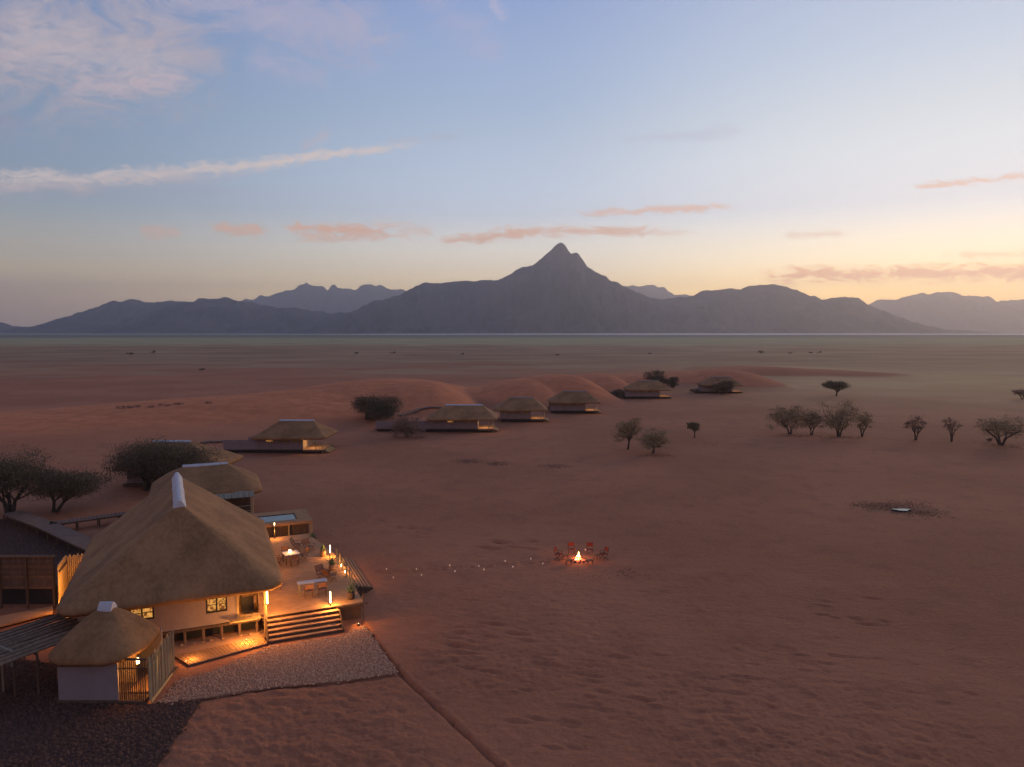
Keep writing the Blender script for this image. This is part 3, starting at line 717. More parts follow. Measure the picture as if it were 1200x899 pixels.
# glazed side: pale curtain panels towards the deck
for k in range(7):
    if k in (1, 4): continue
    MB().box((-0.30, 2.2 + k * 2.0, 1.1), (-0.24, 4.1 + k * 2.0, 3.2)).build('screen_panel', 'interior', lodge)
lamp(lodge, (-4.5, 5.0, 3.0), 120, 0.3); lamp(lodge, (-1.2, 2.35, 2.5), 16, 0.05); lamp(lodge, (-2.4, 2.4, 2.6), 14, 0.1)
lamp(lodge, (0.55, 4.2, 2.9), 34, 0.12); lamp(lodge, (0.55, 9.5, 2.9), 28, 0.12); lamp(lodge, (0.45, 14.5, 2.9), 24, 0.12)
# lit strip light on the corner post
cl = thing('corner_post_lamp', 'bright upright lamp tube fixed to the lodge corner post beside the steps', 'lamp', LW(0.17, 1.34, 1.95), TH)
MB().lathe([(0.03, 0), (0.045, 0.03), (0.045, 0.75), (0.02, 0.8)], 8).build('lamp_tube', 'lamp_glow', cl)
MB().box((-0.07, 0.0, -0.05), (0.07, 0.12, 0.0)).build('bracket', 'iron', cl)
lamp(cl, (0.22, -0.30, 0.2), 78, 0.08)
ul = thing('ground_uplight', 'small brass uplight on the sand under the lodge next to the steps', 'lamp', LW(-1.1, 0.9, 0.0), TH)
MB().lathe([(0.07, 0), (0.08, 0.05), (0.05, 0.12)], 8).build('lamp_body', 'iron', ul); MB().lathe([(0.016, 0.12), (0.012, 0.135)], 8).build('lens', 'lamp_glow', ul)
lamp(ul, (0, -0.45, 0.75), 52, 0.12)
ul3 = dup(ul, LW(5.5, 0.55, 0.0), TH, 'small uplight on the sand just right of the front steps')
for k in kids(ul3):
    if k.type == 'LIGHT': k.data = k.data.copy(); k.data.energy = 15; k.location = (0, -0.3, 0.4)
ul4 = dup(ul, LW(-4.35, -0.75, 0.0), TH, 'small uplight on the sand at the far end of the hut pole fence')
for k in kids(ul4):
    if k.type == 'LIGHT': k.data = k.data.copy(); k.data.energy = 40; k.location = (0.3, 0.1, 0.45)
ul2 = dup(ul, LW(-12.2, 6.5, 0.0), TH, 'small uplight on the ground beside the left eave of the lodge')
for k in kids(ul2):
    if k.type == 'LIGHT': k.data = k.data.copy(); k.data.energy = 60; k.location.z = 1.2

# ------------------------------------------------------------------ deck
deck = thing('timber_deck', 'raised timber deck wrapped round the right side of the lodge', 'deck', LW(0, 0), TH)
poly_edge = lambda v: 6.05 if v < 12 else (6.05 - (v - 12) * 0.16)
pl = MB(); v = 1.50; rr = random.Random(5)
while v < 18.8:
    x1 = poly_edge(v); z = DZ + rr.uniform(-0.006, 0.006)
    pl.box((-0.2, v, z - 0.04), (x1 + rr.uniform(-0.02, 0.02), v + 0.135, z)); v += 0.15
pl.build('planks', 'deck_wood', deck, kind='stuff')
MB().box((-0.1, 1.52, 0.80), (5.98, 1.64, 1.05)).build('front_beam', 'dark_wood', deck)
sb = MB(); sb.bar((5.9, 1.7, 0.93), (5.9, 12, 0.93), 0.12, 0.24); sb.build('side_beam', 'dark_wood', deck)
MB().tube((4.35, 1.42, 1.06), (6.28, 1.30, 1.08), 0.085, 0.075, 8).build('edge_log', 'dark_wood', deck)
MB().box((4.55, 1.72, 0.0), (5.4, 1.78, 0.80)).build('skirt_panel', 'dark_wood', deck)
MB().box((5.42, 1.73, 0.0), (5.9, 1.79, 0.80)).build('skirt_panel', 'chair_wood', deck)
MB().tube((5.98, 1.36, -0.05), (5.98, 1.36, 1.75), 0.035, 0.03, 6).build('thin_post', 'dark_wood', deck)
sp_ = MB().tube((0, 0, -0.05), (0, 0, 0.82), 0.08, 0.08, 6).mesh('stilt', 'pole_wood')
for v in (1.9, 4, 6, 8, 10, 12, 14, 16, 18): link('stilt', sp_, deck, (poly_edge(v) - 0.2, v, 0))
for v in (1.9, 6, 10, 14, 18): link('stilt', sp_, deck, (3, v, 0))
# front steps
steps = thing('front_steps', 'wide timber steps with six lit treads up to the deck', 'steps', LW(0, 0), TH)
rise = DZ / 6; 
for i in range(5):
    v0 = 0.0 + i * 0.30; z = rise * (i + 1)
    MB().box((0.12, v0 - 0.02, z - 0.045), (4.40 + 0.0, v0 + 0.28, z)).build('tread', 'step_wood', steps)
for i in range(6):
    MB().box((0.14, 0.02 + i * 0.30, rise * i + (0.003 if i else 0)), (4.38, 0.05 + i * 0.30, rise * (i + 1) - 0.048)).build('riser', 'dark_wood', steps)
for u in (0.05, 4.45):
    MB().add([(u - .045, -0.12, 0), (u + .045, -0.12, 0), (u + .045, 1.5, 0), (u - .045, 1.5, 0), (u - .045, -0.12, 0.22), (u + .045, -0.12, 0.22), (u + .045, 1.5, 1.06), (u - .045, 1.5, 1.06)],
             [(3, 2, 1, 0), (4, 5, 6, 7), (0, 1, 5, 4), (1, 2, 6, 5), (2, 3, 7, 6), (3, 0, 4, 7)]).build('stringer', 'dark_wood', steps)
# small strip lights under the nosings
for i in range(5):
    sn = MB().box((0.3, 0.012 + i * 0.30, rise * i + 0.10), (4.2, 0.019 + i * 0.30, rise * i + 0.118)).build('nosing_light', 'step_glow' if 'step_glow' in M else 'lamp_glow', steps) if False else None
# side steps, long treads running along the deck edge
side = thing('side_steps', 'long timber side steps dropping from the deck towards the campfire', 'steps', LW(0, 0), TH)
n_ = 5
for i in range(n_):
    z = DZ - DZ / 6 * (i + 1); u0 = 6.10 + i * 0.31; v0, v1 = 5.2 + i * 0.30, 11.9 + i * 0.42
    MB().bar((u0 + 0.14, v0, z), (u0 + 0.14, v1, z), 0.15, 0.05).build('tread', 'deck_wood', side)
    MB().bar((u0 - 0.01, v0 + .1, z + 0.085), (u0 - 0.01, v1 - .1, z + 0.085), 0.03, 0.115).build('riser', 'dark_wood', side)
for vv in (5.35, 8.6, 11.9):
    k = (vv - 5.35) / 6.5
    MB().bar((6.08, vv, 0.95), (7.5, vv + 1.2 - k * 0.1, 0.04), 0.10, 0.16).build('stringer', 'dark_wood', side)
for i in range(n_ + 2):
    vv = 5.0 + i * 0.26
    MB().box((5.95 + i * 0.26, vv - 0.1, 0), (6.15 + i * 0.26, vv + 0.12, 0.95 - i * 0.13)).build('cheek_block', 'dark_wood', side)
# low posts along the deck edge (with small lamps at two of them)
grp = 'low posts along the deck edge'
for i, v in enumerate((4.9, 5.7, 6.9, 8.4, 9.6, 10.8)):
    tag(MB().tube((0, 0, 0), (0, 0, 0.85), 0.06, 0.055, 7).build('edge_post', 'pole_wood', None, LW(5.95, v, DZ)), ('first', 'second', 'third', 'fourth', 'fifth', 'sixth')[i] + ' low wooden post from the front along the deck edge above the side steps', 'post', grp)

def bollard(loc, label, h=0.95, power=30, glow=0.55, name='bollard_lamp'):
    o = thing(name, label, 'lamp', loc, TH)
    MB().lathe([(0.06, 0), (0.06, 0.02), (0.035, 0.04), (0.035, h - glow)], 8).build('lamp_post', 'iron', o)
    MB().lathe([(0.03, h - glow), (0.036, h - glow + 0.02), (0.036, h - 0.04), (0.01, h)], 8).build('lamp_tube', 'lamp_glow', o)
    lamp(o, (0.0, -0.20, h * 0.48), power, 0.07); return o
bollard(LW(3.98, 1.66, DZ), 'glowing upright lamp at the top right of the front steps', 0.95, 66, 0.75)
bollard(LW(5.62, 11.8, DZ), 'glowing upright lamp beside the agave pots at the deck edge', 0.9, 32, 0.6)
bp_ = bollard(LW(2.16, 18.5, DZ), 'tall glowing torch lamp in front of the plunge pool', 1.35, 26, 0.22)
for i, (v, p) in enumerate(((9.1, 12), (7.6, 12))):
    o = thing('step_lamp', ('small glowing lamp tucked under the side steps nearer the agave pots', 'small glowing lamp tucked under the side steps nearer the tall table')[i], 'lamp', LW(6.0, v, DZ - 0.02), TH)
    MB().lathe([(0.05, 0), (0.06, 0.03), (0.04, 0.16), (0.01, 0.2)], 8).build('lamp_tube', 'lamp_glow', o); lamp(o, (0.22, 0, 0.25), p, 0.05)

# plunge pool
pool = thing('plunge_pool', 'plunge pool set in a raised timber surround behind the deck', 'pool', LW(0, 0), TH)
PZ = 1.9; sur = MB()
for (a, b) in (((-1.5, 20.2), (5.5, 21.1)), ((-1.5, 23.4), (5.5, 24.6))):
    v = a[1]
    while v < b[1] - 0.1: sur.box((a[0], v, PZ - 0.05), (b[0], v + 0.135, PZ)); v += 0.15
u = 4.35
while u < 5.4: sur.box((u, 21.12, PZ - 0.05), (u + 0.135, 23.38, PZ)); u += 0.15
sur.build('surround_planks', 'deck_wood', pool, kind='stuff')
MB().box((-1.5, 20.16, PZ - 0.24), (5.5, 20.24, PZ - 0.055)).build('front_beam', 'deck_wood', pool)
MB().box((5.42, 20.24, PZ - 0.24), (5.5, 24.6, PZ - 0.055)).build('side_beam', 'deck_wood', pool)
tk = MB(); tk.box((-1.5, 21.12, 0.6), (4.3, 21.2, PZ - 0.02)).box((-1.5, 23.3, 0.6), (4.3, 23.38, PZ - 0.02)).box((4.22, 21.2, 0.6), (4.3, 23.3, PZ - 0.02)).box((-1.5, 21.2, 0.6), (4.2, 23.3, 0.7))
tk.build('basin', 'iron', pool)
MB().box((-1.5, 21.2, 0.75), (4.22, 23.3, PZ - 0.05)).build('water', 'water', pool)
for u, v in ((3.5, 20.3), (5.4, 20.3), (0.4, 20.3), (5.4, 24.4), (2, 24.4)): MB().tube((u, v, 0), (u, v, PZ - 0.24), 0.08, 0.08, 7).build('post', 'pale_pole', pool)
MB().box((-1.4, 20.6, 0), (5.2, 20.68, PZ - 0.24)).build('skirt', 'dark_wood', pool)

# ------------------------------------------------------------------ furniture
def chair_parts(o, back='canvas_brown', lounge=False):
    w, d, sh, bh = (0.52, 0.46, 0.45, 0.92) if not lounge else (0.62, 0.60, 0.36, 0.86)
    for s in (-1, 1):
        x = s * w / 2
        MB().bar((x, -d / 2, 0), (x, d / 2, sh - 0.02), 0.035, 0.035).build('leg', 'chair_wood', o)
        MB().bar((x * 0.94, d / 2, 0), (x * 0.94, -d / 2, sh - 0.02), 0.035, 0.035).build('leg', 'chair_wood', o)
        MB().bar((x, d / 2 - 0.02, sh), (x, d / 2 + (0.08 if not lounge else 0.22), bh), 0.035, 0.035).build('back_post', 'chair_wood', o)
        MB().box((x - 0.03, -d / 2 - 0.02, sh + 0.18), (x + 0.03, d / 2 + 0.04, sh + 0.205)).build('armrest', 'chair_wood', o)
        MB().bar((x, -d / 2 + 0.04, sh - 0.02), (x, -d / 2 + 0.04, sh + 0.18), 0.03, 0.03).build('arm_post', 'chair_wood', o)
    MB().box((-w / 2, -d / 2, sh - 0.02), (w / 2, d / 2, sh + 0.01)).build('seat', back, o)
    t0, t1 = (d / 2 + 0.035, d / 2 + 0.085) if not lounge else (d / 2 + 0.06, d / 2 + 0.24)
    z0 = bh - (0.28 if not lounge else 0.42)
    MB().add([(-w / 2 - .01, t0 - .015, z0), (w / 2 + .01, t0 - .015, z0), (w / 2 + .01, t0 + .015, z0), (-w / 2 - .01, t0 + .015, z0),
              (-w / 2 - .01, t1 - .015, bh + .02), (w / 2 + .01, t1 - .015, bh + .02), (w / 2 + .01, t1 + .015, bh + .02), (-w / 2 - .01, t1 + .015, bh + .02)],
             [(3, 2, 1, 0), (4, 5, 6, 7), (0, 1, 5, 4), (1, 2, 6, 5), (2, 3, 7, 6), (3, 0, 4, 7)]).build('backrest', back, o)
    return o
# a chair faces -y in its own space; rz turns it
dt = LW(2.68, 11.5, DZ)
tb = thing('dining_table', 'square table with white top and candle among four canvas chairs on the deck', 'table', dt, TH + 0.15)
MB().box((-0.55, -0.55, 0.71), (0.55, 0.55, 0.75)).build('table_top', 'white_top', tb)
MB().box((-0.5, -0.5, 0.63), (0.5, 0.5, 0.708)).build('apron', 'chair_wood', tb)
for sx in (-1, 1):
    for sy in (-1, 1): MB().box((sx * 0.45 - .03, sy * 0.45 - .03, 0), (sx * 0.45 + .03, sy * 0.45 + .03, 0.63)).build('leg', 'chair_wood', tb)
cd = thing('table_lantern', 'round glowing candle lantern on the white dining table', 'lantern', (dt[0] - 0.05, dt[1] - 0.05, DZ + 0.752))
MB().lathe([(0.07, 0), (0.10, 0.04), (0.10, 0.18), (0.06, 0.24)], 10).build('glass_jar', 'lamp_glow', cd); MB().lathe([(0.09, -0.001), (0.09, 0.015)], 10).build('base', 'iron', cd); lamp(cd, (0, -0.02, 0.42), 12, 0.08)
c0 = None
specs = [(0, -0.95, math.pi, 'brown canvas director chair with its back to the camera at the candle lit table'), (-0.98, 0.0, math.pi / 2, 'brown canvas director chair on the left of the candle lit table'),
         (0.98, 0.05, -math.pi / 2, 'brown canvas director chair on the right of the candle lit table'), (-0.1, 0.98, 0, 'reddish canvas director chair on the far side of the candle lit table')]
def chair(loc, rz, label, group, back='canvas_brown', lounge=False, cache={}):
    key = (back, lounge)
    if key not in cache:
        o = thing('director_chair' if not lounge else 'lounge_chair', label, 'chair', loc, rz, group); chair_parts(o, back, lounge); cache[key] = o; return o
    return dup(cache[key], loc, rz, label, group)
for x, y, a, lb in specs:
    q = TH + 0.15
    chair((dt[0] + x * math.cos(q) - y * math.sin(q), dt[1] + x * math.sin(q) + y * math.cos(q), DZ), q + a, lb, 'chairs round the dining table')
# tall table with two chairs
tt_ = LW(3.25, 4.35, DZ)
tb2 = thing('console_table', 'long narrow white topped table near the top of the front steps', 'table', tt_, TH)
MB().box((-0.95, -0.28, 0.78), (0.95, 0.28, 0.83)).build('table_top', 'white_top', tb2)
for sx in (-0.86, 0.86):
    for sy in (-1, 1): MB().box((sx - .04, sy * 0.2 - .04, 0), (sx + .04, sy * 0.2 + .04, 0.78)).build('leg', 'pole_wood', tb2)
MB().box((-0.82, -0.02, 0.2), (0.82, 0.02, 0.26)).build('stretcher', 'pole_wood', tb2)
for u, lb in ((2.92, 'brown canvas chair at the left of the long white table, seen from behind'), (3.78, 'brown canvas chair at the right of the long white table, seen from behind')):
    chair(LW(u, 3.72, DZ), TH + math.pi, lb, 'chairs at the long white table')
for (u, v, a, lb) in ((3.55, 14.9, 1.2, 'dark lounge chair nearer the pool on the far part of the deck'), (4.35, 13.9, 0.6, 'dark low lounge chair between the pool and the agave pots'),
                      (4.35, 7.0, 0.5, 'dark reclined lounge chair near the side steps'), (4.75, 6.5, 2.2, 'dark lounge chair turned sideways near the side steps')):
    chair(LW(u, v, DZ), TH + a, lb, 'lounge chairs on the deck', 'canvas_brown', True)
# table in shadow below the eave
st = thing('side_table', 'small dark side table half hidden under the lodge eave', 'table', LW(1.15, 6.2, DZ), TH)
MB().box((-0.3, -0.3, 0.5), (0.3, 0.3, 0.54)).build('table_top', 'chair_wood', st)
for sx in (-1, 1):
    for sy in (-1, 1): MB().box((sx * 0.25 - .02, sy * 0.25 - .02, 0), (sx * 0.25 + .02, sy * 0.25 + .02, 0.5)).build('leg', 'chair_wood', st)

def agave(loc, label, n=26, L=0.75, pot='pot_clay', ph=0.42, seed=1, spread=1.0):
    o = thing('potted_agave', label, 'potted plant', loc, 0, 'potted plants on the deck')
    MB().lathe([(0.16, 0), (0.23, 0.05), (0.26, ph * 0.6), (0.22, ph), (0.17, ph), (0.16, ph - 0.06)], 12).build('pot', pot, o, smooth=True)
    r_ = random.Random(seed); sh = None
    for i in range(n):
        a = 2.4 * i; e = R(20 + 65 * (i / n)); l = L * r_.uniform(0.75, 1.1)
        c, s_ = math.cos(a), math.sin(a); nx, ny = -s_, c; b = MB(); vs = []
        for k in range(5):
            q = k / 4; rad = 0.05 + l * q * math.cos(e) * spread; z = ph - 0.05 + l * q * math.sin(e) - 0.18 * q * q * math.cos(e); w = 0.05 * (1 - q) ** 0.7 + 0.002
            vs += [(c * rad + nx * w, s_ * rad + ny * w, z + w * .4), (c * rad, s_ * rad, z - w * .3), (c * rad - nx * w, s_ * rad - ny * w, z + w * .4)]
        fs = []
        for k in range(4): fs += [(3 * k, 3 * k + 1, 3 * k + 4, 3 * k + 3), (3 * k + 1, 3 * k + 2, 3 * k + 5, 3 * k + 4), (3 * k + 2, 3 * k, 3 * k + 3, 3 * k + 5)]
        b.add(vs, fs); b.build('leaf', 'agave', o)
    return o
agave(LW(5.12, 12.1, DZ), 'potted agave next to the glowing deck lamp, furthest of the potted plants', 22, 0.8, 'pot_clay', 0.45, 1, 0.6)
agave(LW(5.22, 8.6, DZ), 'green spiky agave in a clay pot beside the side steps', 26, 0.85, 'pot_clay', 0.42, 2)
agave(LW(5.40, 2.3, DZ), 'dark spiky plant in a squat dark pot at the front corner of the deck', 26, 0.75, 'pot_dark', 0.5, 3)
agave(LW(5.15, 17.9, DZ - 0.4), 'dark bushy plant in a pot below the corner of the pool surround', 24, 0.6, 'pot_dark', 0.3, 4)

# ------------------------------------------------------------------ paths and paved areas by the lodge
def sheet(name, pts, z, m, thick=0.05, label=None, kind='structure'):
    out = []; r_ = random.Random(11)
    for i in range(len(pts)):
        a, b = pts[i], pts[(i + 1) % len(pts)]; L = math.hypot(b[0] - a[0], b[1] - a[1]); k = max(1, int(L / 0.22))
        for j in range(k):
            jt = 0.05; out.append((a[0] + (b[0] - a[0]) * j / k + r_.uniform(-jt, jt), a[1] + (b[1] - a[1]) * j / k + r_.uniform(-jt, jt)))
    pts = out
    o = MB().prism([(p[0], p[1]) for p in pts], z - thick, z).build(name, m, None, kind=kind)
    if label: o['label'] = label
    return o
def inside(pts, n, seed):
    P_ = np.array([p[:2] for p in pts]); r_ = np.random.default_rng(seed)
    lo, hi = P_.min(0), P_.max(0); out = []
    step = math.sqrt(((hi - lo).prod()) / n)
    xs, ys = np.meshgrid(np.arange(lo[0], hi[0], step), np.arange(lo[1], hi[1], step))
    q = np.stack([xs.ravel(), ys.ravel()], 1) + r_.uniform(-0.42, 0.42, (xs.size, 2)) * step
    q0 = q.copy(); q = q + r_.normal(size=q.shape) * 0.10
    ins = np.zeros(len(q), bool); k = len(P_)
    for i in range(k):
        a, b = P_[i], P_[(i + 1) % k]
        c_ = ((a[1] > q[:, 1]) != (b[1] > q[:, 1])) & (q[:, 0] < (b[0] - a[0]) * (q[:, 1] - a[1]) / (b[1] - a[1] + 1e-12) + a[0]); ins ^= c_
    return q0[ins]
def stones(name, pts, n, smin, smax, m, z, seed, label):
    q = inside(pts, n, seed); r_ = np.random.default_rng(seed + 1); N = len(q)
    a = np.arange(5) * 2 * math.pi / 5
    base = np.array([(math.cos(t_), math.sin(t_), -0.25) for t_ in a] + [(0.55 * math.cos(t_ + .5), 0.55 * math.sin(t_ + .5), 0.55) for t_ in a[:4] * 1.25])
    fc = [(0, 1, 5), (1, 6, 5), (1, 2, 6), (2, 3, 6), (3, 7, 6), (3, 4, 7), (4, 8, 7), (4, 0, 8), (0, 5, 8), (5, 6, 7), (5, 7, 8)]
    sz = r_.uniform(smin, smax, N) * r_.choice([1, 1, 1, 1.3], N); rot = r_.uniform(0, 6.28, N); ax = r_.uniform(0.7, 1.3, (N, 3)); ax[:, 2] *= 0.8
    V = base[None] * (1 + r_.uniform(-.15, .15, (N, 9, 3))) * ax[:, None] * sz[:, None, None]
    x = V[..., 0] * np.cos(rot)[:, None] - V[..., 1] * np.sin(rot)[:, None]; y = V[..., 0] * np.sin(rot)[:, None] + V[..., 1] * np.cos(rot)[:, None]
    V = np.stack([x + q[:, 0:1], y + q[:, 1:2], V[..., 2] + z + 0.1 * sz[:, None]], 2).reshape(-1, 3)
    F = (np.array(fc)[None] + (np.arange(N) * 9)[:, None, None]).reshape(-1, 3)
    o = link(name, np_mesh(name, V, F, m), kind='stuff'); o['label'] = label; o['category'] = 'stones'; return o
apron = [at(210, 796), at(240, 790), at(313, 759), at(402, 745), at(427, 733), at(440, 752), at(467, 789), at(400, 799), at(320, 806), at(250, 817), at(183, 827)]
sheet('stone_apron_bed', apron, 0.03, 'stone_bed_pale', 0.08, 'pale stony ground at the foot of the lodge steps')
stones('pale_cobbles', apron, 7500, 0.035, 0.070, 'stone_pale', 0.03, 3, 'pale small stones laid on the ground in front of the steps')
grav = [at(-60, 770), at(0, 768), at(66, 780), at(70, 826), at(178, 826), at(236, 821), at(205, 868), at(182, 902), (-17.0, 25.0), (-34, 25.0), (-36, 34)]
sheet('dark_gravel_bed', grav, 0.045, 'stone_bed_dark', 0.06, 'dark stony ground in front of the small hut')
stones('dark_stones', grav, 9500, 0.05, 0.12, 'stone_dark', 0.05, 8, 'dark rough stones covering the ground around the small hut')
# sand shelf and ribbed boardwalk beside the lodge front
shelf = [at(203, 768), at(312, 744), at(306, 734), at(206, 752)]
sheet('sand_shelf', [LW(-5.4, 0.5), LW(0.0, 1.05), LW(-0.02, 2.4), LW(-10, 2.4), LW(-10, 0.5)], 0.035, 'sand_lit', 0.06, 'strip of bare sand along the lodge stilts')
bw = thing('ribbed_boardwalk', 'low ribbed boardwalk leading from the small hut to the front steps', 'boardwalk')
p0, p1, p2, p3 = [Vector(at(*q)) for q in ((203, 779), (306, 748), (313, 759), (238, 789))]
a0, a1, b0, b1 = LW(-4.95, 0.30), LW(-0.12, 1.0), LW(-4.2, -1.25), LW(0.02, -0.12)
A0, A1, B0, B1 = map(Vector, (a0, a1, b0, b1)); sl_ = MB(); NB = 44
for i in range(NB):
    s0, s1 = i / NB, (i + 0.8) / NB
    q = [A0.lerp(A1, s0), A0.lerp(A1, s1), B0.lerp(B1, s1), B0.lerp(B1, s0)]
    sl_.prism([(k.x, k.y) for k in q], 0.05, 0.10 + 0.012 * (i % 2))
sl_.build('boards', 'deck_wood', bw, kind='stuff')
for P0, P1 in ((A0, A1), (B0, B1)):
    MB().bar((P0.x, P0.y, 0.03), (P1.x, P1.y, 0.03), 0.07, 0.05).build('bearer', 'dark_wood', bw)
# low stones lining the shelf
r_ = random.Random(9)
for i in range(9):
    s_ = r_.uniform(0.07, 0.13); o = MB().lathe([(s_ * .8, 0), (s_, s_ * .4), (s_ * .6, s_ * .8), (0.01, s_)], 7).build('edging_stone', 'stone_pale', None, LW(-4.6 + i * 0.55 + r_.uniform(-.1, .1), 1.75, 0.03), i)
    tag(o, ORD[i] + ' small pale stone from the left at the foot of the lodge stilts', 'stone', 'stones at the foot of the lodge stilts')

# ------------------------------------------------------------------ small hut
hut = thing('thatched_hut', 'small thatched hut with grey walls and pole screen in the left foreground', 'hut', (-20.6, 36.3, 0))
hr = thatch_roof(hut, rounded_rect(-2.60, -2.55, 1.80, 2.1, 1.5), ((-0.60, 0.0), (-0.25, 0.0)), 2.42, 4.25, 0.22, 0.45, 14, amp=0.05)
ridge_cap(hr, (-0.52, 0.0), (-0.33, 0.0), 4.27, 0.34, 0.18, 0.26, 0.26)
hw = MB(); hw.box((-1.92, -1.9, 0.16), (1.05, -1.75, 2.35)).box((-1.92, -1.75, 0.16), (-1.77, 1.6, 2.35)).box((-1.77, 1.45, 0.16), (1.6, 1.6, 2.35)); hw.build('wall', 'plaster_grey', hut)
MB().box((-2.0, -1.98, 0.0), (2.35, 1.7, 0.155)).build('plinth', 'dark_wood', hut)
MB().box((-1.7, -0.1, 0.16), (1.0, 0.0, 2.3)).build('inner_wall', 'interior', hut)
MB().box((1.02, -1.93, 2.2), (2.5, -1.85, 2.3)).build('beam', 'dark_wood', hut)
# slatted screen on the front right, glowing between the poles
pole = MB().tube((0, 0, 0.16), (0, 0, 2.15), 0.032, 0.026, 6).mesh('pole', 'dark_wood')
x = 1.12
while x < 2.48:
    link('pole', pole, hut, (x, -1.86 + random.uniform(-.015, .015), 0)); x += 0.105
for z in (0.5, 1.75): MB().bar((1.05, -1.82, z), (2.5, -1.82, z), 0.04, 0.06).build('rail', 'dark_wood', hut)
# close-set pole wall on the right side
gp = [MB().tube((0, 0, 0.12), (random.uniform(-.02, .02), 0, h), 0.046, 0.036, 6).mesh('pole', 'pole_wood') for h in (2.25, 2.33, 2.18)] + [MB().tube((0, 0, 0.12), (random.uniform(-.03, .03), 0, h), 0.04, 0.032, 6).mesh('pole', m_) for h, m_ in ((2.28, 'walk_wood'), (2.20, 'reed'), (2.36, 'walk_wood'))]
fs = thing('pole_fence', 'tall fence of upright poles along the right side of the small hut', 'fence', (-18.02, 34.45, 0))
k = 0; yv = 0.0
while yv < 3.55:
    o_ = link('pole', gp[(k * 7 + k // 3) % 6], fs, (-0.13 * yv + random.uniform(-.015, .015), yv, 0)); yv += random.uniform(0.088, 0.108); k += 1
MB().bar((0.10, -0.05, 0.08), (-0.36, 3.62, 0.08), 0.08, 0.12).build('base_rail', 'pale_pole', fs)
MB().bar((-0.07, 0.0, 1.9), (-0.53, 3.5, 1.9), 0.05, 0.07).build('top_rail', 'dark_wood', fs)
hl_ = thing('hut_lantern', 'bright lantern hanging inside the small hut doorway', 'lantern', (-18.95, 35.2, 1.65))
MB().lathe([(0.05, 0), (0.09, 0.05), (0.09, 0.25), (0.03, 0.32)], 8).build('glass', 'lamp_glow', hl_); MB().tube((0, 0, 0.32), (0, 0, 0.75), 0.01, 0.01, 5).build('cord', 'iron', hl_)
lamp(hl_, (0.0, -0.2, -0.2), 30, 0.12)
MB().box((1.15, -1.2, 0.17), (2.3, 0.6, 0.24)).build('floor', 'deck_wood', hut)

# ------------------------------------------------------------------ pergola on the left
per = thing('pole_pergola', 'flat pergola roofed with long rough poles left of the small hut', 'pergola')
E0 = Vector(at(0, 743, 2.3)); E1 = Vector(at(84, 715, 2.3)); N0 = Vector(at(2, 779, 2.3)); N1 = Vector(at(108, 740, 2.3))
dirv = (E1 - E0).normalized(); E0 -= dirv * 4.5; N0 -= dirv * 1.2
NP = 30
for i in range(NP):
    s = i / (NP - 1); a = E0.lerp(N0, s) + Vector((0, 0, random.uniform(-.02, .03))); b = E1.lerp(N1, s) + Vector((random.uniform(-.2, .2), random.uniform(-.2, .2), random.uniform(-.02, .03)))
    MB().tube(a, b, random.uniform(0.055, 0.08), random.uniform(0.04, 0.06), 6).build('pole', 'pole_brown' if i % 3 else 'dark_wood', per)
for s in (0.15, 0.5, 0.92):
    a = E0.lerp(E1, s); b = N0.lerp(N1, s); MB().bar(a - Vector((0, 0, .12)), b - Vector((0, 0, .12)), 0.1, 0.1).build('crossbeam', 'dark_wood', per)
    for p in (a, b): MB().tube((p.x, p.y, -0.05), (p.x, p.y, 2.12), 0.07, 0.06, 7).build('post', 'dark_wood', per)
cpx = Vector(at(15, 764, 2.4)); cpa = Vector(at(-40, 742, 2.6))
gr = thing('reed_awning', 'grey reed awning corner at the left edge above the pergola', 'awning')
dd = Vector((0.35, -0.9, 0)); 
q0, q1 = cpa, cpx; fr = MB()
for i in range(22):
    a = q0.lerp(q1, i / 21); MB().bar(a, a + Vector((0.15, -0.32, -0.62)), 0.10, 0.025).build('reed', 'reed', gr)
MB().tube(q0, q1 + Vector((.05, 0, 0)), 0.06, 0.06, 7).build('top_pole', 'reed', gr)
MB().tube((cpx.x, cpx.y, 0), (cpx.x, cpx.y, 2.36), 0.06, 0.06, 7).build('post', 'dark_wood', gr)
pp = at(3, 790, 1.0); MB().tube((pp[0], pp[1], 0), (pp[0], pp[1], 1.9), 0.05, 0.05, 7).build('post', 'pole_wood', gr)

# lit boardwalk strip and screen wall left of the lodge
lb = thing('lit_boardwalk', 'orange lit walkway at the left edge behind the pergola', 'boardwalk')
pts = [at(-40, 741, 0.25), at(0, 733, 0.25), at(62, 717, 0.25), at(62, 710, 0.25), at(0, 722, 0.25), at(-40, 729, 0.25)]
MB().prism([(p[0], p[1]) for p in pts], 0.13, 0.25).build('walking_surface', 'deck_wood', lb)
MB().bar(Vector(at(-40, 742, 0.05)), Vector(at(62, 718, 0.05)), 0.08, 0.2).build('edge_beam', 'dark_wood', lb)
wp = thing('walkway_lamp', 'small lamp standing beside the lit walkway under the lodge eave', 'lamp', at(71, 722, 0.0))
MB().lathe([(0.04, 0), (0.03, 0.4)], 6).build('lamp_post', 'iron', wp); MB().lathe([(0.05, 0.4), (0.05, 0.52)], 8).build('lens', 'lamp_glow', wp); lamp(wp, (-0.2, -0.2, 0.75), 9, 0.08)
sw = thing('timber_screen_wall', 'dark horizontal timber screen wall at the left edge', 'wall')
bx = at(66, 712, 0.0); x1 = bx[0]; x0 = x1 - 9
for i in range(12):
    z = 1.28 + i * 0.18; MB().box((x0, 46.75 + (i % 2) * 0.012, z), (x1, 46.80 + (i % 2) * 0.012, z + 0.165)).build('board', 'dark_wood' if i % 4 else 'chair_wood', sw)
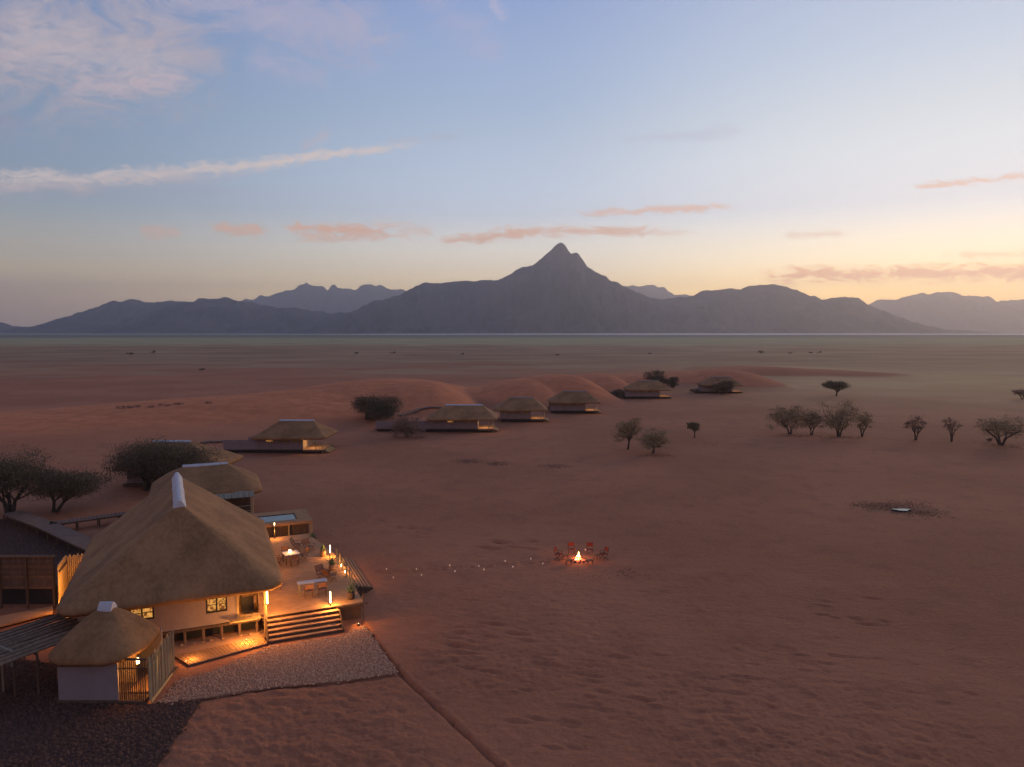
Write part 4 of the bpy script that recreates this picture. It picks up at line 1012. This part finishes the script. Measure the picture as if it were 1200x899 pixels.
for i in range(6): MB().box((x0 + i * 1.78, 46.6, 0), (x0 + i * 1.78 + 0.1, 46.74, 3.45)).build('post', 'dark_wood', sw)
MB().box((x0, 46.58, 3.46), (x1 + .1, 46.9, 3.55)).build('cap_rail', 'chair_wood', sw)
MB().box((x0, 47.4, 0), (x1, 47.5, 1.27)).build('gap_shade_sheet', 'iron', sw)  # dark sheet standing in for the shade in the gap below the boards
yf = thing('lit_pole_fence', 'orange lit upright pole fence between the screen wall and the lodge roof', 'fence')
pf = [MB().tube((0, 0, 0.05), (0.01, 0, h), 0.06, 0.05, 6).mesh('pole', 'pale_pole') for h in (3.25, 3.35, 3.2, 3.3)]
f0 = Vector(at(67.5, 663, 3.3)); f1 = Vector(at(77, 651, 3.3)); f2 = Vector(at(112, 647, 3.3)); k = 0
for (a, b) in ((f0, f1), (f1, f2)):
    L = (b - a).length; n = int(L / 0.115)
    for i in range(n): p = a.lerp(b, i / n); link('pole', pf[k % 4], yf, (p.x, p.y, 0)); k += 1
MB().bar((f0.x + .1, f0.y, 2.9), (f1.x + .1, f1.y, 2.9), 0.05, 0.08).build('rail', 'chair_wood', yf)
fl_ = thing('yard_lamp', 'warm wall lamp lighting the pole fence beside the lodge', 'lamp', (f1.x + 1.9, f1.y - 2.2, 0))
MB().lathe([(0.04, 0), (0.03, 1.5)], 6).build('lamp_post', 'iron', fl_); MB().lathe([(0.06, 1.5), (0.06, 1.7)], 8).build('lens', 'lamp_glow', fl_); lamp(fl_, (0, 0, 1.95), 55, 0.1)

# elevated boardwalks behind
def boardwalk(pts, z, w, label):
    o = thing('boardwalk', label, 'boardwalk', group='boardwalks between the buildings'); pl = MB(); be = MB()
    for a, b in zip(pts[:-1], pts[1:]):
        a = Vector(a); b = Vector(b); d = (b - a); L = d.length; d.normalize(); nrm = Vector((-d.y, d.x, 0)); n = max(1, int(L / 0.3))
        for i in range(n):
            c = a + d * (L * (i + .5) / n); q = [c + d * (0.13) * s + nrm * (w / 2) * r for s, r in ((-1, -1), (1, -1), (1, 1), (-1, 1))]
            pl.prism([(k.x, k.y) for k in q], z - 0.05, z)
        be.bar(a + nrm * w * .45 + Vector((0, 0, z - .12 - a.z)), b + nrm * w * .45 + Vector((0, 0, z - .12 - b.z)), 0.08, 0.13)
        be.bar(a - nrm * w * .45 + Vector((0, 0, z - .12 - a.z)), b - nrm * w * .45 + Vector((0, 0, z - .12 - b.z)), 0.08, 0.13)
        m_ = max(2, int(L / 2.2))
        for i in range(m_ + 1):
            c = a.lerp(b, i / m_)
            for s in (-1, 1):
                p = c + nrm * w * 0.42 * s; MB().tube((p.x, p.y, 0), (p.x, p.y, z - 0.19), 0.06, 0.06, 5).build('stilt', 'dark_wood', o)
    pl.build('planks', 'walk_wood', o, kind='stuff'); be.build('bearers', 'dark_wood', o); return o
boardwalk([at(14, 600, 0.9), at(55, 615, 0.9), at(103, 637, 0.9), at(120, 644, 0.9)], 0.9, 1.7, 'raised plank boardwalk slanting down to the lodge behind the screen wall')
boardwalk([at(58, 613, 0.9), at(90, 609, 0.9), at(140, 602, 0.9), at(180, 597, 0.9)], 0.9, 1.2, 'side branch of the boardwalk running behind the lodge roof')
yd = [at(-60, 612), at(10, 608), at(55, 622), at(104, 645), at(104, 660), (x1, 47.6, 0), (x0 - 3, 47.6, 0)]
sheet('gravel_yard', yd, 0.012, 'stone_bed_dark', 0.05, 'dark gravel yard behind the timber screen wall')
stones('yard_stones', yd, 5000, 0.06, 0.12, 'stone_dark', 0.015, 18, 'dark stones in the yard behind the screen wall')

# ------------------------------------------------------------------ second lodge building
lo2 = thing('thatched_building', 'thatched building with reed awning directly behind the main lodge', 'building', LW(0, 0), TH)
r2 = thatch_roof(lo2, rounded_rect(-8.0, 29.6, 2.2, 39.2, 1.3), ((-4.9, 34.4), (-1.0, 34.4)), 2.9, 5.0, 0.32, 0.2, 14)
ridge_cap(r2, (-4.9, 34.4), (-1.0, 34.4), 5.06, 0.26, 0.06, 0.18, 0.15)
MB().box((-7.4, 30.6, 0.6), (1.0, 30.8, 3.0)).build('wall', 'dark_wood', lo2); MB().box((0.8, 30.8, 0.6), (1.0, 38.2, 3.0)).build('wall', 'dark_wood', lo2)
MB().box((-8.6, 28.4, 0.5), (1.3, 38.4, 0.6)).build('floor', 'deck_wood', lo2)
an = MB()
for i in range(60):
    u = -6 + i * 0.122; MB().bar((u, 30.1, 3.0), (u + random.uniform(-.03, .03), 28.45 + random.uniform(-.05, .05), 2.62), 0.11, 0.05).build('reed', 'reed', lo2)
for u in (-5.9, -2.4, 1.1): MB().tube((u, 28.6, 0), (u, 28.6, 2.58), 0.07, 0.06, 7).build('post', 'pale_pole', lo2)
for z in (1.25, 1.75): MB().bar((-5.9, 28.6, z), (1.1, 28.6, z), 0.05, 0.05).build('rail', 'pole_wood', lo2)

# ------------------------------------------------------------------ villas
def villa(px0, px1, base_y, label, left_wing=0.0, deck=3.2, lit=1.0, rz=0.0, roofspan=None, cap=None):
    """px0..px1: wall from left end to its deck corner at the ground line"""
    a = at(px0, base_y); b = at(px1, base_y); L = b[0] - a[0]
    o = thing('thatched_villa', label, 'villa', (b[0], b[1], 0), rz, 'thatched villas along the dune')
    # local: x right, y away; origin at deck corner of the front wall
    rx0, rx1 = (roofspan if roofspan else (-8.6, 3.9))
    rf = thatch_roof(o, rounded_rect(rx0, -1.3, rx1, 7.6, 1.0, 4), ((rx0 + 3.3, 3.1), (rx1 - 2.9, 3.1)), 2.42, 4.6, 0.24, 0.0, 9)
    ridge_cap(rf, (rx0 + 3.3, 3.1), (rx1 - 2.9, 3.1), 4.66, 0.28, 0.06, 0.16, 0.1, 'cap_dull' if lit <= 1.0 else 'cap_cement')
    wz0 = 0.55
    w = MB(); w.box((-L, 0, wz0), (0, 0.15, 1.72)).box((-L, 0, 1.72), (-8.25, 0.15, 2.0)) if L > 8.6 else w.box((-L, 0, wz0), (0, 0.15, 1.72)); w.box((-8.2 if L > 8.2 else -L, 0, 2.02), (0, 0.15, 2.4)); 
    wx = (-5.6, -3.2, -1.6)
    prev = -L if L < 8.2 else -8.2
    for xx in wx: 
        w.box((prev, 0, 1.723), (xx, 0.15, 2.017)); prev = xx + 1.15
    w.box((prev, 0, 1.723), (0, 0.15, 2.017))
    w.build('wall', 'canvas_grey', o)
    for xx in wx:
        wn = MB().prism([(xx, .02), (xx + .05, .02), (xx + .05, .08), (xx + 1.1, .08), (xx + 1.1, .02), (xx + 1.15, .02), (xx + 1.15, .12), (xx, .12)], 1.725, 2.015).build('window', 'dark_wood', o)
        MB().box((xx + 0.055, 0.05, 1.73), (xx + 1.095, 0.07, 2.01)).build('pane', 'pane_low' if (xx == wx[0] and lit > 1.1) else 'pane_dim', wn)
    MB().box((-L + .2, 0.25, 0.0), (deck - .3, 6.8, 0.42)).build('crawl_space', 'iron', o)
    MB().box((-L, 0.0, 0.43), (0, 7, 0.54)).build('floor', 'dark_wood', o)
    MB().box((-min(L, 8.2), 6.85, 0.55), (0, 7.0, 2.4)).build('back_wall', 'canvas_grey', o)
    MB().box((-0.15, 2.6, 0.55), (0, 6.85, 2.4)).build('side_wall', 'canvas_grey', o)
    MB().box((-0.08, 0.2, 0.55), (-0.02, 2.5, 2.3)).build('curtain', 'interior', o)
    dk = MB()
    for i in range(20): dk.box((0.01, -0.25 + i * 0.3, 0.44), (deck, 0.03 + i * 0.3, 0.55))
    dk.build('deck_planks', 'deck_wood', o, kind='stuff')
    MB().bar((0.05, -0.2, 0.33), (deck - .03, -0.2, 0.33), 0.08, 0.18).build('deck_beam', 'dark_wood', o)
    for x in (2.0, deck - 0.1):
        MB().tube((x, -0.1, 0.0), (x, -0.1, 2.2 if x < 3 else 1.35), 0.05, 0.05, 6).build('post', 'pale_pole', o)
    for i in range(3): MB().box((deck + 0.02 + i * 0.28, 0.3, 0.34 - i * 0.14), (deck + 0.27 + i * 0.28, 4.0, 0.40 - i * 0.14)).build('tread', 'pale_pole', o)
    if deck > 0:
        bm2 = MB().bar((deck - .1, -0.1, 1.3), (deck - .1, 2.2, 1.3), 0.05, 0.05).bar((deck - .1, 2.2, 0.5), (deck - .1, 2.2, 1.33), 0.06, 0.06); bm2.build('handrail', 'pole_wood', o)
    lamp(o, (1.3, 1.3, 1.95), 30 * lit, 0.1, (1.0, 0.66, 0.38)); MB().lathe([(0.05, 0), (0.07, 0.05), (0.05, 0.14)], 8, (1.3, 1.3, 2.0)).build('ceiling_lamp', 'lamp_glow', o)
    return o
vC = villa(262, 355, 531, 'nearest whole thatched villa with long grey side wall and lit deck', deck=3.1, roofspan=(-7.6, 3.7), lit=1.2)
villa(440, 560, 506, 'thatched villa with lit deck next to the leaning acacia and grey shrub', deck=2.9, roofspan=(-9.4, 3.6), lit=1.2)
villa(586, 622, 494, 'thatched villa second in the row right of the leaning acacia', deck=2.9, roofspan=(-7.6, 3.4))
villa(645, 686, 484, 'thatched villa in front of the pale dune crests', deck=2.9, roofspan=(-8.2, 3.4))
villa(732, 773, 467, 'thatched villa in front of two dark round trees', deck=2.9, roofspan=(-9.0, 3.2), lit=0.9)
villa(818, 858, 461, 'furthest thatched villa with a tree standing before its roof', deck=2.9, roofspan=(-9.0, 3.2), lit=0.8)
# one more roof half hidden by the big tree
v3 = thing('thatched_villa', 'thatched villa half hidden behind the dark acacia left of the whole one', 'villa', (-36.5, 84.5, 0), 0.0, 'thatched villas along the dune')
rf = thatch_roof(v3, rounded_rect(-10.6, -1.4, 1.9, 8.0, 1.2, 4), ((-7.6, 3.2), (-3.2, 3.2)), 2.3, 4.85, 0.3, 0.12, 9); ridge_cap(rf, (-7.6, 3.2), (-3.2, 3.2), 4.93, 0.28, 0.06, 0.16, 0.1)
MB().box((-9.4, 0, 0.3), (0.5, 6.6, 2.4)).build('wall', 'canvas_grey', v3); MB().box((-9.6, -0.6, 0), (1.2, 6.8, 0.29)).build('floor', 'dark_wood', v3)
# boardwalk climbing the dune to the row
def dune_walk(pts, label):
    o = thing('dune_walkway', label, 'boardwalk', group='boardwalks over the dunes'); b = MB(); n = 0
    for p, q in zip(pts[:-1], pts[1:]):
        p = Vector(p); q = Vector(q); b.bar(p, q, 1.1, 0.18)
        n += 1
        zz = float(height(np.array([p.x]), np.array([p.y]))[0])
        if p.z - zz > 0.2: MB().tube((p.x, p.y, zz - .2), (p.x, p.y, p.z - 0.1), 0.07, 0.07, 5).build('stilt', 'dark_wood', o)
    b.build('walkway', 'walk_wood', o); return o
def on_dune(px, py, Y0, Y1, off=0.25):
    best = None
    for Yd in np.arange(Y0, Y1, 1.0):
        a = (px - 600) / 841; b = -(py - 449.5) / 841
        d = (a, math.cos(PITCH) + b * math.sin(PITCH), -math.sin(PITCH) + b * math.cos(PITCH)); s = Yd / d[1]
        x, z = d[0] * s, H + d[2] * s; h = float(height(np.array([x]), np.array([Yd]))[0])
        if z <= h + off: return (x, Yd, max(z, h + off * .6))
    return (x, Yd, z)
dune_walk([on_dune(px, py, 134, 200) for px, py in ((468, 487), (480, 484), (492, 481), (504, 478.5), (516, 477.5), (530, 478))], 'pale boardwalk climbing the dune behind the second villa')
dune_walk([on_dune(px, py, 108, 190) for px, py in ((236, 519), (246, 518), (256, 517.5), (268, 517))], 'short boardwalk reaching the nearest whole villa from the left')

# ------------------------------------------------------------------ trees
LEAFQ = None
def crown_mesh(blobs, n, leaf, seed, m='leaf', flat=0.6, name='crown'):
    r_ = np.random.default_rng(seed); bl = np.array(blobs, float)      # x y z rx ry rz
    vol = bl[:, 3] * bl[:, 4] * bl[:, 5]; pick = r_.choice(len(bl), n, p=vol / vol.sum())
    # clumps inside each blob, leaves gathered around clumps
    nc = max(8, n // 42); ci = r_.choice(len(bl), nc, p=vol / vol.sum())
    d = r_.normal(size=(nc, 3)); d /= np.linalg.norm(d, axis=1)[:, None]; rad = r_.uniform(0.35, 1.0, nc) ** 0.5
    cc = bl[ci, :3] + d * rad[:, None] * bl[ci, 3:]
    k = r_.integers(0, nc, n); cs = r_.uniform(0.18, 0.34, nc) * bl[ci, 3:].mean(1)
    p = cc[k] + r_.normal(size=(n, 3)) * cs[k][:, None] * np.array([1.15, 1.15, flat])
    sz = leaf * 0.8 * r_.uniform(0.6, 1.4, n)
    a = r_.normal(size=(n, 3)); a /= np.linalg.norm(a, axis=1)[:, None]; b = np.cross(a, r_.normal(size=(n, 3))); b /= np.linalg.norm(b, axis=1)[:, None]
    V = np.stack([p - a * sz[:, None], p + b * sz[:, None] * 0.55, p + a * sz[:, None], p - b * sz[:, None] * 0.55], 1).reshape(-1, 3)
    F = np.arange(n * 4).reshape(n, 4)
    return np_mesh(name, V, F, m), cc
def tree(label, loc, h, w, ch, n, leaf, seed, m='leaf', stems=3, lean=(0, 0), trunk_r=0.16, group=None, cat='tree', flat=0.6, name='acacia_tree', base_z=0.0, spread=1.0, nb=9, umbrella=False, twigs=26, depth=None):
    r_ = random.Random(seed)
    o = thing(name, label, cat, (loc[0], loc[1], loc[2] if len(loc) > 2 else 0), 0, group)
    cz = h - ch / 2; depth = depth or w * 0.8
    blobs = []
    for i in range(nb):
        a = 2 * math.pi * i / nb + r_.uniform(-.4, .4); q = r_.uniform(0.35, 0.72) if i else 0
        rx = w * r_.uniform(0.16, 0.26); rz = ch * r_.uniform(0.26, 0.42) * (1 if not umbrella else 0.9)
        zz = cz + (r_.uniform(-0.26, 0.24) * ch if not umbrella else r_.uniform(-0.08, 0.12) * ch)
        if not umbrella: zz -= 0.12 * ch * q
        blobs.append((lean[0] + w / 2 * q * math.cos(a), lean[1] + depth / 2 * q * math.sin(a), zz, rx, rx * depth / w, rz))
    me, cc = crown_mesh(blobs, n, leaf, seed, m, flat)
    tr = MB(); zf = cz - ch * 0.30
    for s in range(stems):
        a = 2 * math.pi * s / stems + r_.uniform(-.3, .3); sp = (0.10 + 0.10 * (stems > 1)) * w * spread
        top = (lean[0] * .8 + sp * math.cos(a), lean[1] * .8 + sp * math.sin(a), max(zf, h * 0.35))
        mid_ = (lean[0] * .3 + sp * .3 * math.cos(a) + r_.uniform(-.06, .06) * w * .3, lean[1] * .3 + sp * .3 * math.sin(a), top[2] * 0.5)
        r0 = trunk_r * (1 if stems == 1 else 0.7)
        tr.path([(0.04 * w * math.cos(a) * (stems > 1) * .4, 0.04 * w * math.sin(a) * (stems > 1) * .4, -0.15), mid_, top], [r0 * 1.15, r0 * 0.8, r0 * 0.55], 7)
        for k in range(max(2, twigs // stems)):
            c = cc[r_.randrange(len(cc))]
            mm = ((top[0] + c[0]) / 2 + r_.uniform(-.05, .05) * w, (top[1] + c[1]) / 2 + r_.uniform(-.05, .05) * w, (top[2] + c[2]) / 2 - 0.04 * h)
            tr.path([top if k % 3 else mid_, mm, tuple(c)], [r0 * 0.42, r0 * 0.24, r0 * 0.07], 5)
    tr.build('trunk', 'bark', o); link('crown', me, o)
    return o
def T(px, py): return at(px, py)
def ps(py): return 841 * 1.0 / (at(600, py)[1])    # pixels per metre at that ground line (photo px)
def treepx(label, px, py, x0, x1, ytop, ybot, n, seed, **kw):
    """crown extents as seen in the photograph"""
    p = at(px, py); k = 841 / p[1]; w = (x1 - x0) / k * 1.02; h = (py - ytop) / k; ch = max(0.3 * h, (ybot - ytop) / k)
    lean = (((x0 + x1) / 2 - px) / k, 0)
    kw.setdefault('leaf', 0.55 / k + 0.04); kw.setdefault('trunk_r', 0.025 * w + 0.05)
    return tree(label, p, h, w, ch, int(n * (0.95 if kw.get('m') in ('leaf_olive', 'leaf_bare') else 1.3)), kw.pop('leaf'), seed, lean=lean, **kw)
g_l = 'dark acacias behind the lodge'
treepx('large dark acacia at the left edge above the boardwalk', 12, 606, -48, 70, 528, 576, 22000, 1, m='leaf_dark', stems=3, group=g_l, nb=14)
treepx('smaller dark acacia between the left edge tree and the big one behind the lodge', 64, 600, 36, 126, 547, 582, 14000, 2, m='leaf_dark', stems=2, group=g_l, nb=11)
treepx('broad dark acacia directly behind the lodge roof', 172, 574, 134, 250, 515, 558, 26000, 3, m='leaf_dark', stems=3, group=g_l, nb=15)
treepx('leaning acacia standing on the dune foot beside the second villa', 424, 499, 411, 473, 464, 489, 14000, 4, m='leaf_dark', stems=3, nb=11)
treepx('grey thin shrub in front of the second villa', 478, 512, 457, 500, 484, 511, 5200, 5, m='leaf_bare', stems=5, cat='shrub', name='dry_shrub', nb=9)
g_m = 'small acacias on the open sand'
treepx('pale feathery acacia left of the pair on the open sand', 736, 526, 720, 753, 489, 515, 4200, 6, m='leaf_olive', stems=1, group=g_m, nb=9)
treepx('wide low acacia right of the pair on the open sand', 765, 531, 746, 786, 500, 524, 5200, 7, m='leaf_olive', stems=1, group=g_m, nb=9)
treepx('small round tree with crooked stem on the open sand', 814, 513, 802, 822, 494.5, 504, 2400, 8, m='leaf', stems=1, group=g_m, nb=6)
treepx('flat topped umbrella tree standing alone on the right', 980, 464, 965, 995, 444.5, 459, 3600, 9, m='leaf_dark', stems=1, umbrella=True, nb=10)
g_r = 'bushy acacias in a row on the right'
treepx('leftmost bushy acacia of the row on the right', 926, 509, 901, 947, 472, 500, 6500, 10, m='leaf_olive', stems=2, group=g_r, nb=11)
treepx('small bushy acacia between two larger ones in the row on the right', 951, 510, 936, 968, 480, 501, 4000, 11, m='leaf_olive', stems=2, group=g_r)
treepx('tallest bushy acacia of the row on the right', 983, 512, 958, 1008, 470, 503, 6500, 12, m='leaf_olive', stems=3, group=g_r, nb=11)
treepx('slim V shaped tree at the right end of the acacia row', 1010, 512, 1001, 1022, 482, 504, 1700, 13, m='leaf_olive', stems=4, group=g_r, spread=1.3, nb=5)
g_f = 'sparse trees at the far right'
treepx('bare purplish tree left of two at the far right', 1073, 516, 1058, 1091, 487, 505, 1500, 14, m='leaf_bare', stems=4, group=g_f, nb=7)
treepx('slim bare tree next to the wide acacia at the right edge', 1115, 518, 1104, 1128, 489, 508, 900, 15, m='leaf_bare', stems=4, group=g_f, nb=6, spread=0.7)
treepx('wide flat acacia with several stems at the right edge', 1173, 522, 1145, 1203, 486, 509, 5600, 16, m='leaf_olive', stems=4, group=g_f, nb=11, spread=1.5)
treepx('reddish flat topped tree cut by the right edge', 1198, 468, 1185, 1210, 456, 463, 1600, 17, m='leaf_bare', stems=2, group=g_f, umbrella=True, nb=6)
treepx('round dark tree behind the ridge of a villa', 770, 455, 754, 786, 433, 452, 4200, 18, m='leaf_dark', stems=1, nb=9, group='dark trees behind the villa')
treepx('smaller dark tree to the right of the round one behind a villa', 789, 456, 779, 798, 440, 453, 2600, 19, m='leaf_dark', stems=1, nb=6, group='dark trees behind the villa')
treepx('low dark shrub left of the villa with trees behind it', 722, 467, 711, 738, 457, 467, 2400, 20, m='leaf_dark', stems=3, cat='shrub', name='dark_shrub', nb=6)
treepx('dark tree in front of the furthest villa roof', 848, 462, 836, 861, 443, 459, 3400, 21, m='leaf_dark', stems=1, nb=8)
treepx('low dark shrub left of the furthest villa', 815, 461, 808, 824, 455, 461, 900, 22, m='leaf_dark', stems=3, cat='shrub', name='dark_shrub', nb=5)
treepx('small dry shrub beside the stems of the wide acacia', 1160, 517, 1155, 1165, 512, 517, 350, 23, m='leaf_bare', stems=3, cat='shrub', name='dry_shrub', nb=4)
# far bushes on the plain, each its own
far_b = sorted([(152, 416), (180, 414), (418, 415), (460, 414.5), (541, 415.5), (653, 417), (762, 415), (891, 414), (926, 414.5), (949, 414), (960, 413.7), (236, 434)])
for i, (x, y) in enumerate(far_b):
    p = at(x, y); k = 841 / p[1]; w = random.uniform(4.5, 8) / k
    me, _ = crown_mesh([(0, 0, w * .22, w * .5, w * .4, w * .2), (w * .3, 0, w * .2, w * .3, w * .3, w * .17)], 260, w * 0.07, 60 + i, 'leaf_dark', name='crown')
    o = thing('far_bush', ORD[i] + ' tiny dark bush from the left far out on the plain', 'bush', p, 0, 'bushes on the far plain'); link('crown', me, o)
    MB().tube((0, 0, 0), (0, 0, w * .2), w * .03, w * .02, 5).build('stem', 'bark', o)
# low bushes along the dune crest on the left
for i, (x, y) in enumerate([(141, 479), (151, 478.5), (160, 478), (178, 477.5), (190, 475.5), (197, 476), (207, 474.5), (212, 474.5), (245, 473)]):
    p = on_dune(x, y, 95, 220, 0.0); k = 841 / p[1]; w = random.uniform(6, 11) / k
    me, _ = crown_mesh([(0, 0, w * .12, w * .5, w * .4, w * .14)], 420, w * 0.045, 160 + i, 'leaf_bare', name='crown')
    o = thing('dune_bush', ORD[i] + ' low dark bush from the left on the crest of the left dune', 'bush', p, 0, 'bushes on the left dune crest'); link('crown', me, o)
    MB().tube((0, 0, -.1), (0, 0, w * .1), w * .03, w * .02, 5).build('stem', 'bark', o)

# ------------------------------------------------------------------ ground cover (stuff)
def scrub(name, patches, m, label, seed, dens=0.45):
    r_ = np.random.default_rng(seed); Vs = []
    for (px, py, wx, wy, n, s) in patches:
        n = int(n * dens)
        c = np.array(at(px, py)[:2]); k = 841 / c[1]; a = wx / k; bdep = (at(px, py - wy)[1] - at(px, py + wy)[1]) / 2
        q = r_.normal(size=(n, 2)) * 0.5 * np.array([a, bdep]) + c
        q += r_.normal(size=(n, 2)) * 0.12 * np.array([a, bdep])
        z = height(q[:, 0], q[:, 1])
        sz = s * r_.uniform(0.5, 1.5, n); ang = r_.uniform(0, 6.28, n); dx = np.cos(ang) * sz * .5; dy = np.sin(ang) * sz * .5
        tx = r_.normal(size=n) * sz * .25; ty = r_.normal(size=n) * sz * .25
        Vs.append(np.stack([np.stack([q[:, 0] - dx, q[:, 1] - dy, z - .02], 1), np.stack([q[:, 0] + dx, q[:, 1] + dy, z - .02], 1), np.stack([q[:, 0] + tx, q[:, 1] + ty, z + sz * .75], 1)], 1).reshape(-1, 3))
    V = np.concatenate(Vs); F = np.arange(len(V)).reshape(-1, 3)
    o = link(name, np_mesh(name, V, F, m), kind='stuff'); o['label'] = label; o['category'] = 'ground cover'
scrub('dry_scrub', [(550, 540, 20, 3, 1500, .10), (582, 543, 14, 3, 900, .10), (650, 546, 18, 3, 900, .10), (735, 672, 34, 8, 700, .07), (830, 520, 26, 5, 500, .10), (770, 534, 22, 2, 700, .10), (930, 511, 30, 2, 600, .12), (985, 513, 24, 2, 500, .12), (1175, 523, 24, 4, 600, .12), (470, 505, 36, 5, 700, .12), (60, 570, 60, 12, 1800, .10)], 'leaf_bare', 'thin dry scrub in patches over the sand', 5)
scrub('waterhole_grass', [(1030, 593, 26, 5, 4200, .13), (1075, 600, 26, 6, 4200, .13), (1055, 590, 40, 4, 3000, .12), (1010, 592, 14, 3, 900, .12)], 'water_grass', 'sparse short growth around the small waterhole', 6, 0.10)
wx, wy, _ = at(1057, 597.5); pts = []
for i in range(18):
    a = 2 * math.pi * i / 18; rr_ = 1 + 0.25 * math.sin(3 * a) + 0.15 * math.sin(5 * a + 1); pts.append((wx + 0.80 * rr_ * math.cos(a), wy + 0.42 * rr_ * math.sin(a)))
wo_ = MB().prism(pts, -0.3, 0.03).build('waterhole', 'water', None, kind='structure'); wo_['label'] = 'small pale waterhole in the sand on the right'

# ------------------------------------------------------------------ campfire
fx, fy_, _ = at(678, 656)
def gz(x, y): return float(height(np.array([x]), np.array([y]))[0])
fire = thing('campfire', 'burning campfire out on the open sand', 'campfire', (fx, fy_, gz(fx, fy_)))
r_ = random.Random(4)
fl = MB()
for (x, y, hh, w) in ((0, 0, 0.66, 0.12), (-0.13, 0.05, 0.34, 0.10), (0.10, -0.03, 0.34, 0.09), (0.04, 0.12, 0.48, 0.08), (-0.24, -0.05, 0.20, 0.08)):
    fl.lathe([(w * .5, 0.04), (w, hh * .18), (w * .8, hh * .4), (w * .38, hh * .7), (0.01, hh)], 8, (x, y, 0.02))
fl.build('flame', 'flame', fire, smooth=True)
for i in range(8):
    a = i * math.pi / 4 + .3; MB().tube((0.5 * math.cos(a), 0.5 * math.sin(a), 0.05), (0.06 * math.cos(a), 0.06 * math.sin(a), 0.24), 0.055, 0.05, 6).build('log', 'ember' if i % 2 else 'charred', fire)
MB().lathe([(0.42, 0.0), (0.36, 0.05), (0.1, 0.08)], 12).build('embers', 'ember', fire)
for i in range(12):
    a = i * math.pi / 6; s_ = r_.uniform(.10, .15)
    MB().lathe([(s_ * .8, -.03), (s_, s_ * .4), (s_ * .7, s_ * .9), (0.01, s_ * 1.1)], 7, (0.68 * math.cos(a), 0.68 * math.sin(a), 0)).build('stone', 'rock_warm', fire)
lamp(fire, (0, 0, 0.75), 24, 0.2, (1.0, 0.34, 0.12))
for (px, py, face, lb) in ((670, 650, 0.15, 'red backed canvas chair behind the campfire on the left'), (691, 650, -0.12, 'red backed canvas chair behind the campfire on the right'),
                           (654.5, 655, 1.1, 'canvas chair left of the campfire turned towards it'), (707.5, 655, -1.1, 'canvas chair right of the campfire turned towards it')):
    x, y, _ = at(px, py); chair((x, y, gz(x, y)), face, lb, 'chairs round the campfire', 'canvas_red')
for (px, py, lb) in ((666.5, 661, 'low dark stool in front of the campfire on the left'), (691.5, 661, 'low dark stool in front of the campfire on the right'), (662.5, 655, 'small dark stool beside the left campfire chair'), (699.5, 655, 'small dark stool beside the right campfire chair')):
    x, y, _ = at(px, py); o = thing('stool', lb, 'stool', (x, y, gz(x, y)), r_.uniform(0, 1), 'stools round the campfire')
    MB().box((-.24, -.2, .32), (.24, .2, .37)).build('seat', 'chair_wood', o)
    for sx in (-1, 1):
        for sy in (-1, 1): MB().bar((sx * .22, sy * .18, 0), (sx * .16, sy * .12, .32), .035, .035).build('leg', 'chair_wood', o)
def lantern(loc, label, group, s=1.0):
    o = thing('ground_lantern', label, 'lantern', loc, 0, group)
    MB().lathe([(0.055 * s, 0.0), (0.065 * s, 0.03 * s), (0.065 * s, 0.14 * s), (0.05 * s, 0.17 * s)], 8).build('glass_jar', 'lantern_glow', o)
    MB().lathe([(0.04 * s, 0.17 * s), (0.04 * s, 0.19 * s)], 8).build('lid', 'iron', o); return o
path_l = [(453, 667), (461, 677), (488, 666.5), (494, 674), (527, 663), (533, 670), (561, 662), (567, 668), (592, 658.5), (601, 664.5), (622, 655), (636, 661)]
for i, (px, py) in enumerate(path_l):
    x, y, _ = at(px, py); rowname = 'far' if i % 2 == 0 else 'near'
    nn = ['first', 'second', 'third', 'fourth', 'fifth', 'sixth'][i // 2]
    lantern((x, y, gz(x, y)), f'{nn} tiny lantern from the deck in the {rowname} row along the track to the campfire', 'lanterns along the track to the campfire', 0.75 if i > 3 else 0.6)
for (px, py, lb) in ((686, 644.5, 'tiny lantern on the ground behind the campfire, left'), (691, 645, 'tiny lantern on the ground behind the campfire, right')):
    x, y, _ = at(px, py); lantern((x, y, gz(x, y)), lb, 'lanterns behind the campfire', 0.8)

# ------------------------------------------------------------------ haze
hm = bpy.data.materials.new('haze_air'); hm.use_nodes = True; t = NT(hm.node_tree); t.n.clear()
pv = t.node('ShaderNodeVolumePrincipled'); pv.inputs['Color'].default_value = (0.80, 0.86, 1.0, 1); pv.inputs['Density'].default_value = 1.25e-4; pv.inputs['Anisotropy'].default_value = 0.58
ou = t.node('ShaderNodeOutputMaterial'); t.l.new(pv.outputs[0], ou.inputs['Volume']); M['haze_air'] = hm
hz_ = MB().box((-18000, -2500, -8), (18000, 12400, 800)).build('haze', 'haze_air', None, kind='stuff'); hz_['label'] = 'thin evening haze over the whole plain'; hz_['category'] = 'haze'
